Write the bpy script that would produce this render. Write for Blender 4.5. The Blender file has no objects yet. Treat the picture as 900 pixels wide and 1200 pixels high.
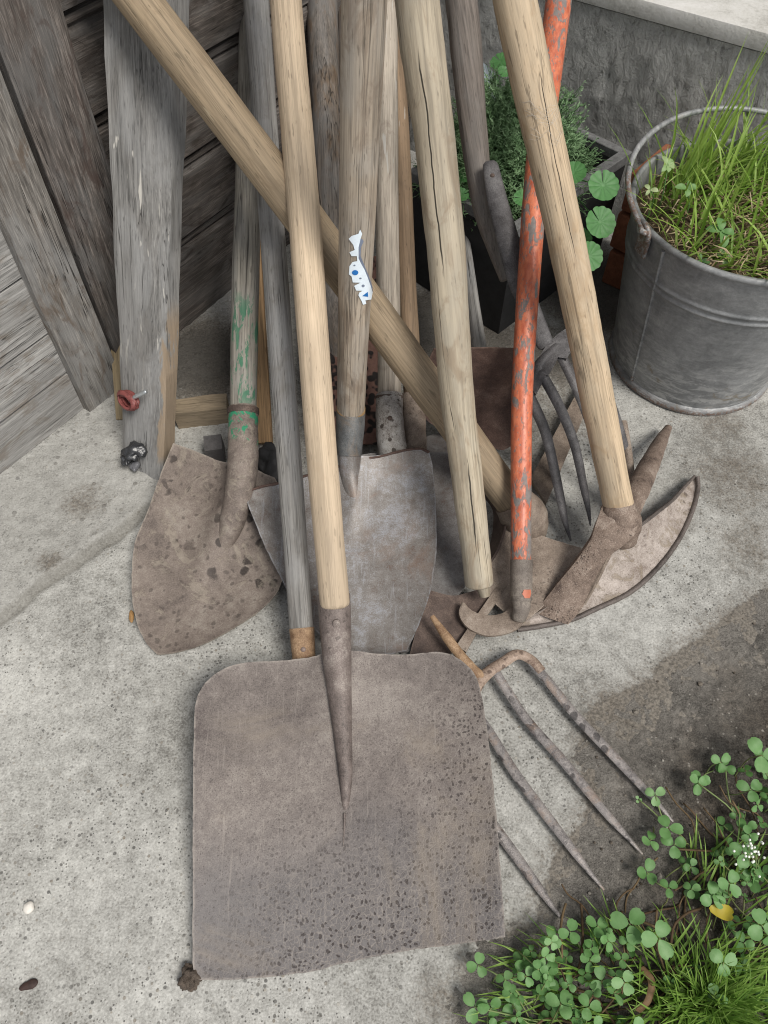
import bpy, bmesh, math, random
from mathutils import Vector, Matrix, noise
random.seed(7)
SC = bpy.context.scene
COL = SC.collection
PI = math.pi

# ------------------------------------------------------------------ camera model
CAMH = 0.85
PITCH = math.radians(55)
CP, SP = math.cos(PITCH), math.sin(PITCH)
CAM = Vector((0, 0, CAMH))

def ray(u, v):
    a = (u - 450) / 900.0; b = (600 - v) / 900.0
    return Vector((a, CP + b * SP, -SP + b * CP))

def G(u, v, z=0.0):
    d = ray(u, v); t = (z - CAMH) / d.z
    return CAM + d * t

def D(u, v, t):
    return CAM + ray(u, v) * t

def W(p):                      # (u, v, z) -> world, Vector stays
    return p if isinstance(p, Vector) else G(*p)

def nz(p, s=1.0, o=0.0):
    return noise.noise(Vector((p[0] * s + o, p[1] * s - o * .7, p[2] * s + o * 1.3)))

# ------------------------------------------------------------------ object helpers
WM = {}
def tag(o, label, cat, group=None, kind=None):
    if label: o['label'] = label
    if cat: o['category'] = cat
    if group: o['group'] = group
    if kind: o['kind'] = kind
    return o

def thing(name, label, cat, loc, group=None):
    o = bpy.data.objects.new(name, None); COL.objects.link(o)
    o.empty_display_size = .05
    M = Matrix.Translation(Vector(loc)); o.matrix_basis = M; WM[o] = M
    return tag(o, label, cat, group)

def obj(name, verts, faces, mat, parent=None, M=None, smooth=True, angle=40, attr=None):
    M = M or Matrix.Identity(4); inv = M.inverted()
    me = bpy.data.meshes.new(name)
    me.from_pydata([inv @ Vector(v) for v in verts], [], faces)
    bm = bmesh.new(); bm.from_mesh(me)
    if not attr:
        bmesh.ops.recalc_face_normals(bm, faces=bm.faces[:])
        bm.to_mesh(me)
    bm.free()
    if smooth:
        me.polygons.foreach_set('use_smooth', [True] * len(me.polygons))
        if angle < 180: me.set_sharp_from_angle(angle=math.radians(angle))
    if attr:
        for an, vals in attr.items():
            a = me.attributes.new(an, 'FLOAT', 'POINT'); a.data.foreach_set('value', vals)
    me.materials.append(mat); me.update()
    o = bpy.data.objects.new(name, me); COL.objects.link(o)
    if parent:
        o.parent = parent; o.matrix_parent_inverse = Matrix.Identity(4)
        o.matrix_basis = WM[parent].inverted() @ M
    else:
        o.matrix_basis = M
    WM[o] = M
    return o

def frame(A, z, xhint=None):
    z = z.normalized()
    h = xhint or (Vector((1, 0, 0)) if abs(z.x) < .8 else Vector((0, 1, 0)))
    y = z.cross(h).normalized(); x = y.cross(z).normalized()
    M = Matrix((x, y, z)).transposed().to_4x4(); M.translation = A
    return M

def tube_geo(pts, radii, segs=20, flat=1.0, up=None, rough=0.0, rs=40, capround=0.0, seed=0, closed=False):
    """swept tube; flat scales the second axis; returns verts, faces"""
    n = len(pts); V = []; F = []
    t0 = (pts[1] - pts[0]).normalized()
    x = up or (Vector((1, 0, 0)) if abs(t0.x) < .8 else Vector((0, 1, 0)))
    x = (x - t0 * x.dot(t0)).normalized()
    rings = []
    for i in range(n):
        if closed: t = (pts[(i + 1) % n] - pts[i - 1]).normalized()
        else: t = (pts[min(i + 1, n - 1)] - pts[max(i - 1, 0)]).normalized()
        x = (x - t * x.dot(t)).normalized(); y = t.cross(x)
        rings.append((pts[i], x.copy(), y.copy(), t, radii[i]))
    if capround > 0 and not closed:
        p, xx, yy, t, r = rings[0]; pre = []
        for k in (1, 2, 3):
            a = k / 3 * PI / 2
            pre.append((p - t * capround * r * math.sin(a), xx, yy, t, max(r * math.cos(a), r * .08) if k == 3 else r * (1 - capround + capround * math.cos(a)) if capround < 1 else r * math.cos(a)))
        p, xx, yy, t, r = rings[-1]; post = []
        for k in (1, 2, 3):
            a = k / 3 * PI / 2
            post.append((p + t * capround * r * math.sin(a), xx, yy, t, max(r * math.cos(a), r * .08) if k == 3 else r * (1 - capround + capround * math.cos(a)) if capround < 1 else r * math.cos(a)))
        rings = pre[::-1] + rings + post
    for (p, xx, yy, t, r) in rings:
        for k in range(segs):
            a = 2 * PI * k / segs
            d = xx * math.cos(a) + yy * math.sin(a) * flat
            q = p + d * r
            if rough: q = p + d * r * (1 + rough * (nz(q, rs, seed) + .5 * nz(q, rs * 2.7, seed + 3)))
            V.append(q)
    m = len(rings)
    for i in range(m if closed else m - 1):
        j = (i + 1) % m
        for k in range(segs):
            k2 = (k + 1) % segs
            F.append((i * segs + k, i * segs + k2, j * segs + k2, j * segs + k))
    if not closed:
        c = len(V); V.append(rings[0][0]); V.append(rings[-1][0])
        for k in range(segs):
            k2 = (k + 1) % segs
            F.append((c, k2, k)); F.append((c + 1, (m - 1) * segs + k, (m - 1) * segs + k2))
    return V, F

def resample(pts, n):
    L = [0]
    for i in range(1, len(pts)): L.append(L[-1] + (pts[i] - pts[i - 1]).length)
    out = []; j = 0
    for i in range(n):
        s = L[-1] * i / (n - 1)
        while j < len(pts) - 2 and L[j + 1] < s: j += 1
        f = (s - L[j]) / max(1e-9, L[j + 1] - L[j]); out.append(pts[j].lerp(pts[j + 1], min(1, max(0, f))))
    return out

def spline(pts, n):
    """Catmull-Rom then even resample"""
    P = [pts[0] * 2 - pts[1]] + list(pts) + [pts[-1] * 2 - pts[-2]]
    out = []
    for i in range(1, len(P) - 2):
        a, b, c, d = P[i - 1], P[i], P[i + 1], P[i + 2]
        for k in range(12):
            t = k / 12
            out.append(.5 * ((2 * b) + (c - a) * t + (2 * a - 5 * b + 4 * c - d) * t * t + (3 * b - a - 3 * c + d) * t ** 3))
    out.append(pts[-1].copy())
    return resample(out, n)

def interp(vals, n):
    out = []
    for i in range(n):
        s = i / (n - 1) * (len(vals) - 1); j = min(int(s), len(vals) - 2); f = s - j
        out.append(vals[j] * (1 - f) + vals[j + 1] * f)
    return out

def tube(name, pts, radii, mat, parent=None, n=None, smoothpath=True, **kw):
    pts = [W(p) for p in pts]
    n = n or 40
    path = spline(pts, n) if (smoothpath and len(pts) > 2) else resample(pts, n)
    rr = interp(radii, n)
    up = kw.pop('up', None)
    V, F = tube_geo(path, rr, up=up, **kw)
    M = frame(path[0], path[-1] - path[0])
    return obj(name, V, F, mat, parent, M)

def handle(name, pts, radii, mat, parent, wob=.0015, seed=0, n=60, rough=.03, **kw):
    """a wooden shaft: slight bends and uneven girth; local z runs along it"""
    pts = [W(p) for p in pts]
    path = spline(pts, n) if len(pts) > 2 else resample(pts, n)
    path = [p + Vector((nz(p, 4, seed), nz(p, 4, seed + 9), nz(p, 4, seed + 5))) * wob for p in path]
    V, F = tube_geo(path, interp(radii, n), segs=28, rough=rough, rs=18, capround=kw.pop('capround', .35), seed=seed, **kw)
    return obj(name, V, F, mat, parent, frame(path[0], path[-1] - path[0]), angle=60)

def newell(P):
    n = Vector((0, 0, 0))
    for i in range(len(P)):
        a, b = P[i], P[(i + 1) % len(P)]
        n += Vector(((a.y - b.y) * (a.z + b.z), (a.z - b.z) * (a.x + b.x), (a.x - b.x) * (a.y + b.y)))
    return n.normalized()

def blade(name, px, zf, mat, parent=None, thick=.0022, dish=0.0, disp=None, res=.006, rings=14, jit=.0006, pole=None, sharp=38, seed=1, xdir=None):
    P = [G(u, v, zf(u, v)) for u, v in px]
    n0 = len(P)
    N = newell(P)
    cen = sum(P, Vector()) / n0
    if N.dot(CAM - cen) < 0: N = -N
    # densify
    Q = []; hard = []
    for i in range(n0):
        a, b, c = P[i - 1], P[i], P[(i + 1) % n0]
        ang = math.degrees((b - a).angle(c - b))
        k = max(1, int(round((c - b).length / res)))
        for j in range(k):
            Q.append(b.lerp(c, j / k)); hard.append(j == 0 and ang > sharp)
    m = len(Q)
    for it in range(6):
        Q = [Q[i] if hard[i] else Q[i] * .5 + (Q[i - 1] + Q[(i + 1) % m]) * .25 for i in range(m)]
    ex = (xdir or Vector((1, 0, 0))); ex = (ex - N * ex.dot(N)).normalized(); ey = N.cross(ex)
    M = Matrix((ex, ey, N)).transposed().to_4x4(); M.translation = cen
    inv = M.inverted()
    L = [inv @ q for q in Q]
    for i in range(m):
        d = L[i].normalized(); d.z = 0
        L[i] = L[i] + d * jit * (nz(Q[i], 60, seed) + nz(Q[i], 220, seed))
    pl = inv @ G(pole[0], pole[1], zf(*pole)) if pole else Vector((0, 0, 0))
    V = []; F = []
    for k in range(rings):
        f = k / rings; f = f ** 1.25 if k else 0
        for i in range(m):
            V.append(L[i].lerp(pl, f))
    V.append(pl.copy())
    def dz(p, e):
        z = -dish * (1 - (1 - e) ** 2)
        if disp: z += disp(p.x, p.y, e)
        return z + .0007 * nz((p.x, p.y, seed), 35) + .0004 * nz((p.x, p.y, seed), 110)
    nv = len(V)
    for idx in range(nv):
        e = 1.0 if idx == nv - 1 else ((idx // m) / rings)
        V[idx] = Vector((V[idx].x, V[idx].y, V[idx].z + dz(V[idx], e)))
    for k in range(rings - 1):
        for i in range(m):
            j = (i + 1) % m
            F.append((k * m + i, k * m + j, (k + 1) * m + j, (k + 1) * m + i))
    c = nv - 1; b = (rings - 1) * m
    for i in range(m): F.append((b + i, b + (i + 1) % m, c))
    F2 = [tuple(x + nv for x in reversed(f)) for f in F]
    V2 = [v - Vector((0, 0, thick)) for v in V]
    S = [(i, i + nv, (i + 1) % m + nv, (i + 1) % m) for i in range(m)]
    allv = [M @ v for v in V + V2]
    o = obj(name, allv, F + F2 + S, mat, parent, M, angle=50)
    at = o.data.attributes.new('rim', 'FLOAT', 'POINT')
    if len(o.data.vertices) == 2 * nv: at.data.foreach_set('value', [1.0 if (i % nv) < m else 0.0 for i in range(2 * nv)])
    return o

def loft(name, A, B, mat, parent=None, n=40, m=8, thick=.003, bulge=0.0, seed=1, jit=.0005, taper=None, curved=True):
    A = [W(p) for p in A]; B = [W(p) for p in B]
    A = spline(A, n) if curved and len(A) > 2 else resample(A, n)
    B = spline(B, n) if curved and len(B) > 2 else resample(B, n)
    V = []; nrm = []
    for i in range(n):
        t = (A[min(i + 1, n - 1)] + B[min(i + 1, n - 1)] - A[max(i - 1, 0)] - B[max(i - 1, 0)])
        N = t.cross(B[i] - A[i])
        if N.length < 1e-9: N = Vector((0, 0, 1))
        N.normalize()
        if N.dot(CAM - A[i]) < 0: N = -N
        nrm.append(N)
    for side in (0, 1):
        for i in range(n):
            for k in range(m + 1):
                f = k / m
                p = A[i].lerp(B[i], f)
                p = p + nrm[i] * (bulge * 4 * f * (1 - f) + jit * nz(p, 90, seed))
                th = thick * (taper(i / (n - 1)) if taper else 1)
                V.append(p - nrm[i] * th * side)
    w = m + 1; off = n * w; F = []
    for i in range(n - 1):
        for k in range(m):
            q = (i * w + k, i * w + k + 1, (i + 1) * w + k + 1, (i + 1) * w + k)
            F.append(q); F.append(tuple(x + off for x in reversed(q)))
        for k in (0, m):
            F.append((i * w + k, (i + 1) * w + k, (i + 1) * w + k + off, i * w + k + off))
    for i in (0, n - 1):
        for k in range(m): F.append((i * w + k, i * w + k + 1, i * w + k + 1 + off, i * w + k + off))
    ex = ((A[-1] + B[-1]) - (A[0] + B[0])).normalized()
    N = nrm[n // 2]; ex = (ex - N * ex.dot(N)).normalized()
    M = Matrix((ex, N.cross(ex), N)).transposed().to_4x4(); M.translation = (A[n // 2] + B[n // 2]) / 2
    return obj(name, V, F, mat, parent, M, angle=50)

def box_geo(M, sx, sy, sz, bev=.002, cuts=1, rough=0, seed=0):
    """box centred on x/y, z from 0 to sz, in frame M, bevelled, optionally uneven; world verts"""
    bm = bmesh.new(); bmesh.ops.create_cube(bm, size=1)
    for v in bm.verts: v.co = Vector((v.co.x * sx, v.co.y * sy, (v.co.z + .5) * sz))
    if cuts > 1:
        bmesh.ops.subdivide_edges(bm, edges=[e for e in bm.edges], cuts=cuts, use_grid_fill=True)
    if bev and cuts <= 1:
        bmesh.ops.bevel(bm, geom=bm.edges[:], offset=bev, segments=2, profile=.6, affect='EDGES')
    bm.verts.ensure_lookup_table()
    V = []
    for v in bm.verts:
        c = v.co.copy()
        if rough: c += Vector((nz(c, 22, seed), nz(c, 22, seed + 4), nz(c, 22, seed + 8))) * rough
        V.append(M @ c)
    F = [tuple(v.index for v in f.verts) for f in bm.faces]
    bm.free()
    return V, F

def box(name, M, sx, sy, sz, mat, parent=None, **kw):
    V, F = box_geo(M, sx, sy, sz, **kw)
    return obj(name, V, F, mat, parent, M, angle=35)

class Geo:
    def __init__(s): s.V = []; s.F = []; s.a = []
    def add(s, V, F, a=0.0):
        o = len(s.V); s.V += V; s.F += [tuple(i + o for i in f) for f in F]
        s.a += list(a) if isinstance(a, (list, tuple)) else [a] * len(V)
    def build(s, name, mat, parent=None, M=None, angle=180):
        return obj(name, s.V, s.F, mat, parent, M, angle=angle, attr={'var': s.a})

# ------------------------------------------------------------------ materials
class NT:
    def __init__(s, name):
        s.mat = bpy.data.materials.new(name); s.mat.use_nodes = True
        s.nt = s.mat.node_tree; s.bsdf = s.nt.nodes['Principled BSDF']; s.out = s.nt.nodes['Material Output']
        tc = s.nt.nodes.new('ShaderNodeTexCoord'); s.co = tc.outputs['Object']
        oi = s.nt.nodes.new('ShaderNodeObjectInfo')
        s.rand = oi.outputs['Random']
    def node(s, typ, ins=None, **props):
        n = s.nt.nodes.new(typ)
        for k, v in props.items(): setattr(n, k, v)
        for k, v in (ins or {}).items(): s.set(n.inputs[k], v)
        return n
    def set(s, sock, v):
        if isinstance(v, bpy.types.NodeSocket): s.nt.links.new(v, sock)
        elif isinstance(v, (tuple, list)) and len(v) == 3 and sock.type == 'RGBA': sock.default_value = (*v, 1)
        else: sock.default_value = v
    def m(s, op, a, b=0.5, clamp=False):
        n = s.node('ShaderNodeMath', operation=op, use_clamp=clamp); s.set(n.inputs[0], a); s.set(n.inputs[1], b); return n.outputs[0]
    def coords(s, sx, sy, sz, shift=True):
        v = s.co
        if shift:
            c = s.node('ShaderNodeCombineXYZ', {0: s.m('MULTIPLY', s.rand, 3.1), 1: s.m('MULTIPLY', s.rand, 1.7), 2: s.m('MULTIPLY', s.rand, 5.3)})
            v = s.node('ShaderNodeVectorMath', {0: v, 1: c.outputs[0]}, operation='ADD').outputs[0]
        return s.node('ShaderNodeMapping', {'Vector': v, 'Scale': (sx, sy, sz)}).outputs[0]
    def noise(s, vec, scale=1.0, detail=4, rough=.55, dist=0.0):
        return s.node('ShaderNodeTexNoise', {'Vector': vec, 'Scale': scale, 'Detail': detail, 'Roughness': rough, 'Distortion': dist}).outputs['Fac']
    def voro(s, vec, scale, feature='F1', rnd=1.0):
        n = s.node('ShaderNodeTexVoronoi', {'Vector': vec, 'Scale': scale, 'Randomness': rnd}, feature=feature)
        return n
    def ramp(s, fac, stops, interp='LINEAR'):
        n = s.node('ShaderNodeValToRGB', {'Fac': fac}); cr = n.color_ramp; cr.interpolation = interp
        while len(cr.elements) < len(stops): cr.elements.new(.5)
        for e, (p, c) in zip(cr.elements, stops):
            e.position = p; e.color = (c, c, c, 1) if isinstance(c, (int, float)) else (*c, 1)
        return n.outputs['Color']
    def step(s, fac, a, b):      # smooth 0..1 between a and b
        n = s.node('ShaderNodeMapRange', {'Value': fac, 'From Min': a, 'From Max': b}, interpolation_type='SMOOTHSTEP'); return n.outputs[0]
    def mix(s, fac, a, b, mode='MIX'):
        n = s.node('ShaderNodeMix', data_type='RGBA', blend_type=mode, clamp_factor=True)
        s.set(n.inputs[0], fac); s.set(n.inputs[6], a); s.set(n.inputs[7], b); return n.outputs[2]
    def attr(s, name): return s.node('ShaderNodeAttribute', attribute_name=name).outputs['Fac']
    def sep(s): return s.node('ShaderNodeSeparateXYZ', {0: s.co}).outputs
    def fin(s, col, rough=.8, metal=0.0, bump=None, bs=.4, bd=.002, spec=.5):
        s.set(s.bsdf.inputs['Base Color'], col); s.set(s.bsdf.inputs['Roughness'], rough); s.set(s.bsdf.inputs['Metallic'], metal)
        s.bsdf.inputs['Specular IOR Level'].default_value = spec
        if bump is not None:
            b = s.node('ShaderNodeBump', {'Height': bump, 'Strength': bs, 'Distance': bd}); s.set(s.bsdf.inputs['Normal'], b.outputs[0])
        return s.mat

def sc3(c, k): return tuple(x * k for x in c)

def wood(name, base, dark=.45, light=1.25, axis=2, across=220, along=5, crack=.5, stain=None, stain_amt=.5, grey=None, rough=.75, paint=None, bs=.5, knots=True, fleck=None, stain_scale=1.0, edge=None, splits=()):
    s = NT(name)
    def C(a, l):
        v = [a, a, a]; v[axis] = l; return s.coords(*v)
    g1 = s.noise(C(across, along), 1, 5, .6, .4)
    g2 = s.noise(C(across * 3.2, along * 4), 1, 3, .6)
    g3 = s.noise(C(across * .22, along * .6), 1, 3, .5, .8)
    g = s.m('ADD', s.m('MULTIPLY', g1, .45), s.m('ADD', s.m('MULTIPLY', g2, .48), s.m('MULTIPLY', g3, .27)))
    col = s.ramp(g, [(.47, sc3(base, dark)), (.555, sc3(base, .8)), (.62, base), (.73, sc3(base, light))])
    big = s.noise(C(26 * stain_scale, 9 * stain_scale), 1, 4, .6, .6)
    if grey: col = s.mix(s.m('MULTIPLY', s.step(big, .42, .62), .8), col, s.mix(.55, col, grey))
    if stain:
        b2 = s.noise(C(34 * stain_scale, 14 * stain_scale), 1, 5, .65, 1.2)
        col = s.mix(s.m('MULTIPLY', s.step(b2, .5, .68), stain_amt), col, stain)
    dirt = s.noise(C(420, 60), 1, 2, .5)
    col = s.mix(s.m('MULTIPLY', s.step(dirt, .63, .72), .55), col, sc3(base, .3))
    h = g
    if crack:
        cn = s.noise(C(across * .35, along * .35), 1, 3, .55, .3)
        cm = s.m('SUBTRACT', 1.0, s.step(s.m('ABSOLUTE', s.m('SUBTRACT', cn, .5)), .0, .014))
        cm = s.m('MULTIPLY', cm, s.step(s.noise(C(22, 5), 1, 2), .5, .58))
        cm = s.m('MULTIPLY', cm, crack)
        col = s.mix(cm, col, sc3(base, .13)); h = s.m('SUBTRACT', h, s.m('MULTIPLY', cm, .8))
    if knots:
        k = s.voro(C(16, 7), 1).outputs['Distance']
        col = s.mix(s.m('MULTIPLY', s.m('SUBTRACT', 1.0, s.step(k, .03, .09)), .55), col, sc3(base, .35))
    if fleck:
        fn = s.noise(C(150, 16), 1, 3, .6, .3)
        fm = s.m('MULTIPLY', s.step(fn, .64, .68), s.step(s.noise(C(14, 5), 1, 2), .45, .6))
        col = s.mix(s.m('MULTIPLY', fm, .85), col, fleck)
    if paint:
        pc, z0, z1, amt = paint
        z = s.sep()[axis]
        zm = s.m('MULTIPLY', s.step(z, z0 - .01, z0 + .02), s.m('SUBTRACT', 1.0, s.step(z, z1 - .05, z1)))
        pn = s.noise(C(90, 22), 1, 5, .7, .8)
        pm = s.m('MULTIPLY', zm, s.step(pn, amt, amt + .06))
        col = s.mix(s.m('MULTIPLY', pm, .85), col, pc)
    gr = s.noise(C(9, 3.2), 1, 3, .55, .5)
    col = s.mix(s.m('MULTIPLY', s.step(gr, .48, .68), .34), col, s.mix(.5, sc3(base, .5), (.1, .09, .08)))
    for (a0, zz0, zz1, wd_) in splits:
        o3 = s.sep(); an = s.m('ARCTAN2', o3[1], o3[0])
        wv = s.node('ShaderNodeTexNoise', {'W': o3[2], 'Scale': 7.0, 'Detail': 5.0}, noise_dimensions='1D').outputs['Fac']
        da = s.m('ABSOLUTE', s.m('SUBTRACT', s.m('ADD', an, s.m('MULTIPLY', s.m('SUBTRACT', wv, .5), .7)), a0))
        zm = s.m('MULTIPLY', s.step(o3[2], zz0, zz0 + .04), s.m('SUBTRACT', 1.0, s.step(o3[2], zz1 - .04, zz1)))
        cm = s.m('SUBTRACT', 1.0, s.step(da, s.m('MULTIPLY', zm, wd_ * .5), s.m('ADD', .004, s.m('MULTIPLY', zm, wd_))))
        cm = s.m('MULTIPLY', cm, zm)
        col = s.mix(cm, col, sc3(base, .08)); h = s.m('SUBTRACT', h, s.m('MULTIPLY', cm, 1.5))
    if edge:
        ec, x0_, z0_, z1_ = edge; o3 = s.sep()
        xx = s.m('ADD', o3[0], s.m('MULTIPLY', s.m('SUBTRACT', s.noise(C(60, 14), 1, 4, .7), .5), .03))
        em = s.m('MULTIPLY', s.step(xx, x0_, x0_ + .003), s.m('MULTIPLY', s.step(o3[2], z0_, z0_ + .02), s.m('SUBTRACT', 1.0, s.step(o3[2], z1_ - .05, z1_))))
        col = s.mix(em, col, s.mix(g, sc3(ec, .5), sc3(ec, 1.3)))
    return s.fin(col, rough, 0, h, bs, .0016, spec=.3)

def rust(name, base, sdir=None, dens=.55, grit=(900, .35), tip=None, scratch=0.0, dark=None, light=None, spots=.5, spot_scale=170, spot_edge=(.5, .62), blot=.6, dust=None, crackle=0.0, rough=.62, metal=.25, mud=None, mud_amt=.6, paint=None, bs=.5, big=14):
    s = NT(name)
    dark = dark or sc3(base, .45); light = light or tuple(min(1, x * 1.45) for x in base)
    c1 = s.coords(1, 1, 1)
    n1 = s.noise(c1, big, 6, .65, .5); n2 = s.noise(c1, 90, 6, .7); n3 = s.noise(c1, 700, 2, .6)
    f = s.m('ADD', s.m('MULTIPLY', n1, .5), s.m('ADD', s.m('MULTIPLY', n2, .32), s.m('MULTIPLY', n3, .28)))
    col = s.ramp(f, [(.43, dark), (.515, sc3(base, .85)), (.57, sc3(base, 1.05)), (.67, light)])
    h = s.m('ADD', s.m('MULTIPLY', n2, .7), s.m('MULTIPLY', n3, .5))
    rn = s.noise(c1, big * .55, 3, .5)
    if sdir:
        o3 = s.sep(); rn = s.m('ADD', s.m('MULTIPLY', rn, .6), s.m('ADD', s.m('MULTIPLY', o3[0], sdir[0]), s.m('ADD', s.m('MULTIPLY', o3[1], sdir[1]), sdir[2])))
    region = s.step(rn, *spot_edge)
    wob = s.node('ShaderNodeTexNoise', {'Vector': c1, 'Scale': 60.0, 'Detail': 3.0}).outputs['Color']
    wv = s.node('ShaderNodeVectorMath', {0: c1, 1: s.node('ShaderNodeVectorMath', {0: wob, 'Scale': .012}, operation='SCALE').outputs[0]}, operation='ADD').outputs[0]
    if tip:
        o4 = s.sep(); tf = s.step(s.m('ADD', o4[1], s.m('MULTIPLY', s.m('SUBTRACT', n1, .5), .25)), tip[1], tip[2])
        col = s.mix(s.m('MULTIPLY', s.m('SUBTRACT', 1.0, tf), .7), col, s.mix(n2, sc3(tip[0], .6), sc3(tip[0], 1.4)))
    if crackle:
        e = s.voro(wv, spot_scale * .9, 'DISTANCE_TO_EDGE').outputs['Distance']
        em = s.m('MULTIPLY', s.m('SUBTRACT', 1.0, s.step(e, .02, .09)), s.m('MULTIPLY', region, crackle))
        col = s.mix(em, col, light); h = s.m('SUBTRACT', h, s.m('MULTIPLY', em, .5))
    if spots:
        vn = s.voro(wv, spot_scale); d = vn.outputs['Distance']; rc = s.node('ShaderNodeSeparateColor', {0: vn.outputs['Color']}).outputs[0]
        sm = s.m('MULTIPLY', s.m('SUBTRACT', 1.0, s.step(d, .28, .42)), s.step(rc, dens, dens + .05))
        sm = s.m('MULTIPLY', sm, s.m('MULTIPLY', s.m('ADD', s.m('MULTIPLY', region, .9), .12), spots))
        col = s.mix(sm, col, sc3(dark, .45)); h = s.m('SUBTRACT', h, s.m('MULTIPLY', sm, .6))
        v2 = s.voro(wv, spot_scale * 2.4); rc2 = s.node('ShaderNodeSeparateColor', {0: v2.outputs['Color']}).outputs[0]
        s2 = s.m('MULTIPLY', s.m('SUBTRACT', 1.0, s.step(v2.outputs['Distance'], .25, .45)), s.m('MULTIPLY', s.step(rc2, .72, .76), min(1, spots) * .6))
        col = s.mix(s2, col, sc3(dark, .6))
    if dust:
        dm = s.step(s.noise(c1, big * .9, 6, .75, 1.0), .5, .7)
        col = s.mix(s.m('MULTIPLY', dm, .6), col, dust)
    if mud:
        mm = s.step(s.noise(c1, big * 1.3, 7, .72, 1.5), .53, .6)
        col = s.mix(s.m('MULTIPLY', mm, mud_amt), col, mud); h = s.m('ADD', h, s.m('MULTIPLY', mm, .7))
    fg = s.noise(c1, 1500, 2, .7)
    col = s.mix(s.m('MULTIPLY', s.step(fg, .52, .66), .35), col, sc3(dark, .6))
    if scratch:
        sn = s.noise(s.coords(330, 16, 1), 1, 3, .6, .6)
        col = s.mix(s.m('MULTIPLY', s.step(sn, .60, .68), scratch), col, sc3(light, 1.1))
    rim = s.m('MULTIPLY', s.step(s.attr('rim'), .2, .9), s.step(n2, .36, .56))
    col = s.mix(s.m('MULTIPLY', rim, .6), col, sc3(light, 1.15))
    # fine pale grit
    gn = s.voro(c1, grit[0]).outputs['Distance']
    col = s.mix(s.m('MULTIPLY', s.m('SUBTRACT', 1.0, s.step(gn, .1, .28)), grit[1]), col, sc3(light, 1.15))
    if paint:
        pc, amt, axis, z0, z1 = paint
        z = s.sep()[axis]
        zm = s.m('MULTIPLY', s.step(z, z0 - .004, z0 + .004), s.m('SUBTRACT', 1.0, s.step(z, z1 - .004, z1 + .004)))
        pm = s.m('MULTIPLY', zm, s.step(s.noise(c1, 55, 5, .7, .8), amt, amt + .05))
        col = s.mix(pm, col, pc)
    r = s.m('ADD', rough - .12, s.m('MULTIPLY', n2, .25))
    return s.fin(col, r, metal, h, bs, .0012, spec=.4)

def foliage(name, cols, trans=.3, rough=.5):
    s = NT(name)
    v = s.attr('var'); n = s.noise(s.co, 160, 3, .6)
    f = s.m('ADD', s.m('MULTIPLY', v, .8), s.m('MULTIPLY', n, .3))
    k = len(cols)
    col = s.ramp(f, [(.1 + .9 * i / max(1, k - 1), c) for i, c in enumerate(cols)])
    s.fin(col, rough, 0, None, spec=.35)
    t = s.node('ShaderNodeBsdfTranslucent', {'Color': col})
    mx = s.node('ShaderNodeMixShader', {0: trans, 1: s.bsdf.outputs[0], 2: t.outputs[0]})
    s.nt.links.new(mx.outputs[0], s.out.inputs[0])
    return s.mat

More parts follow.
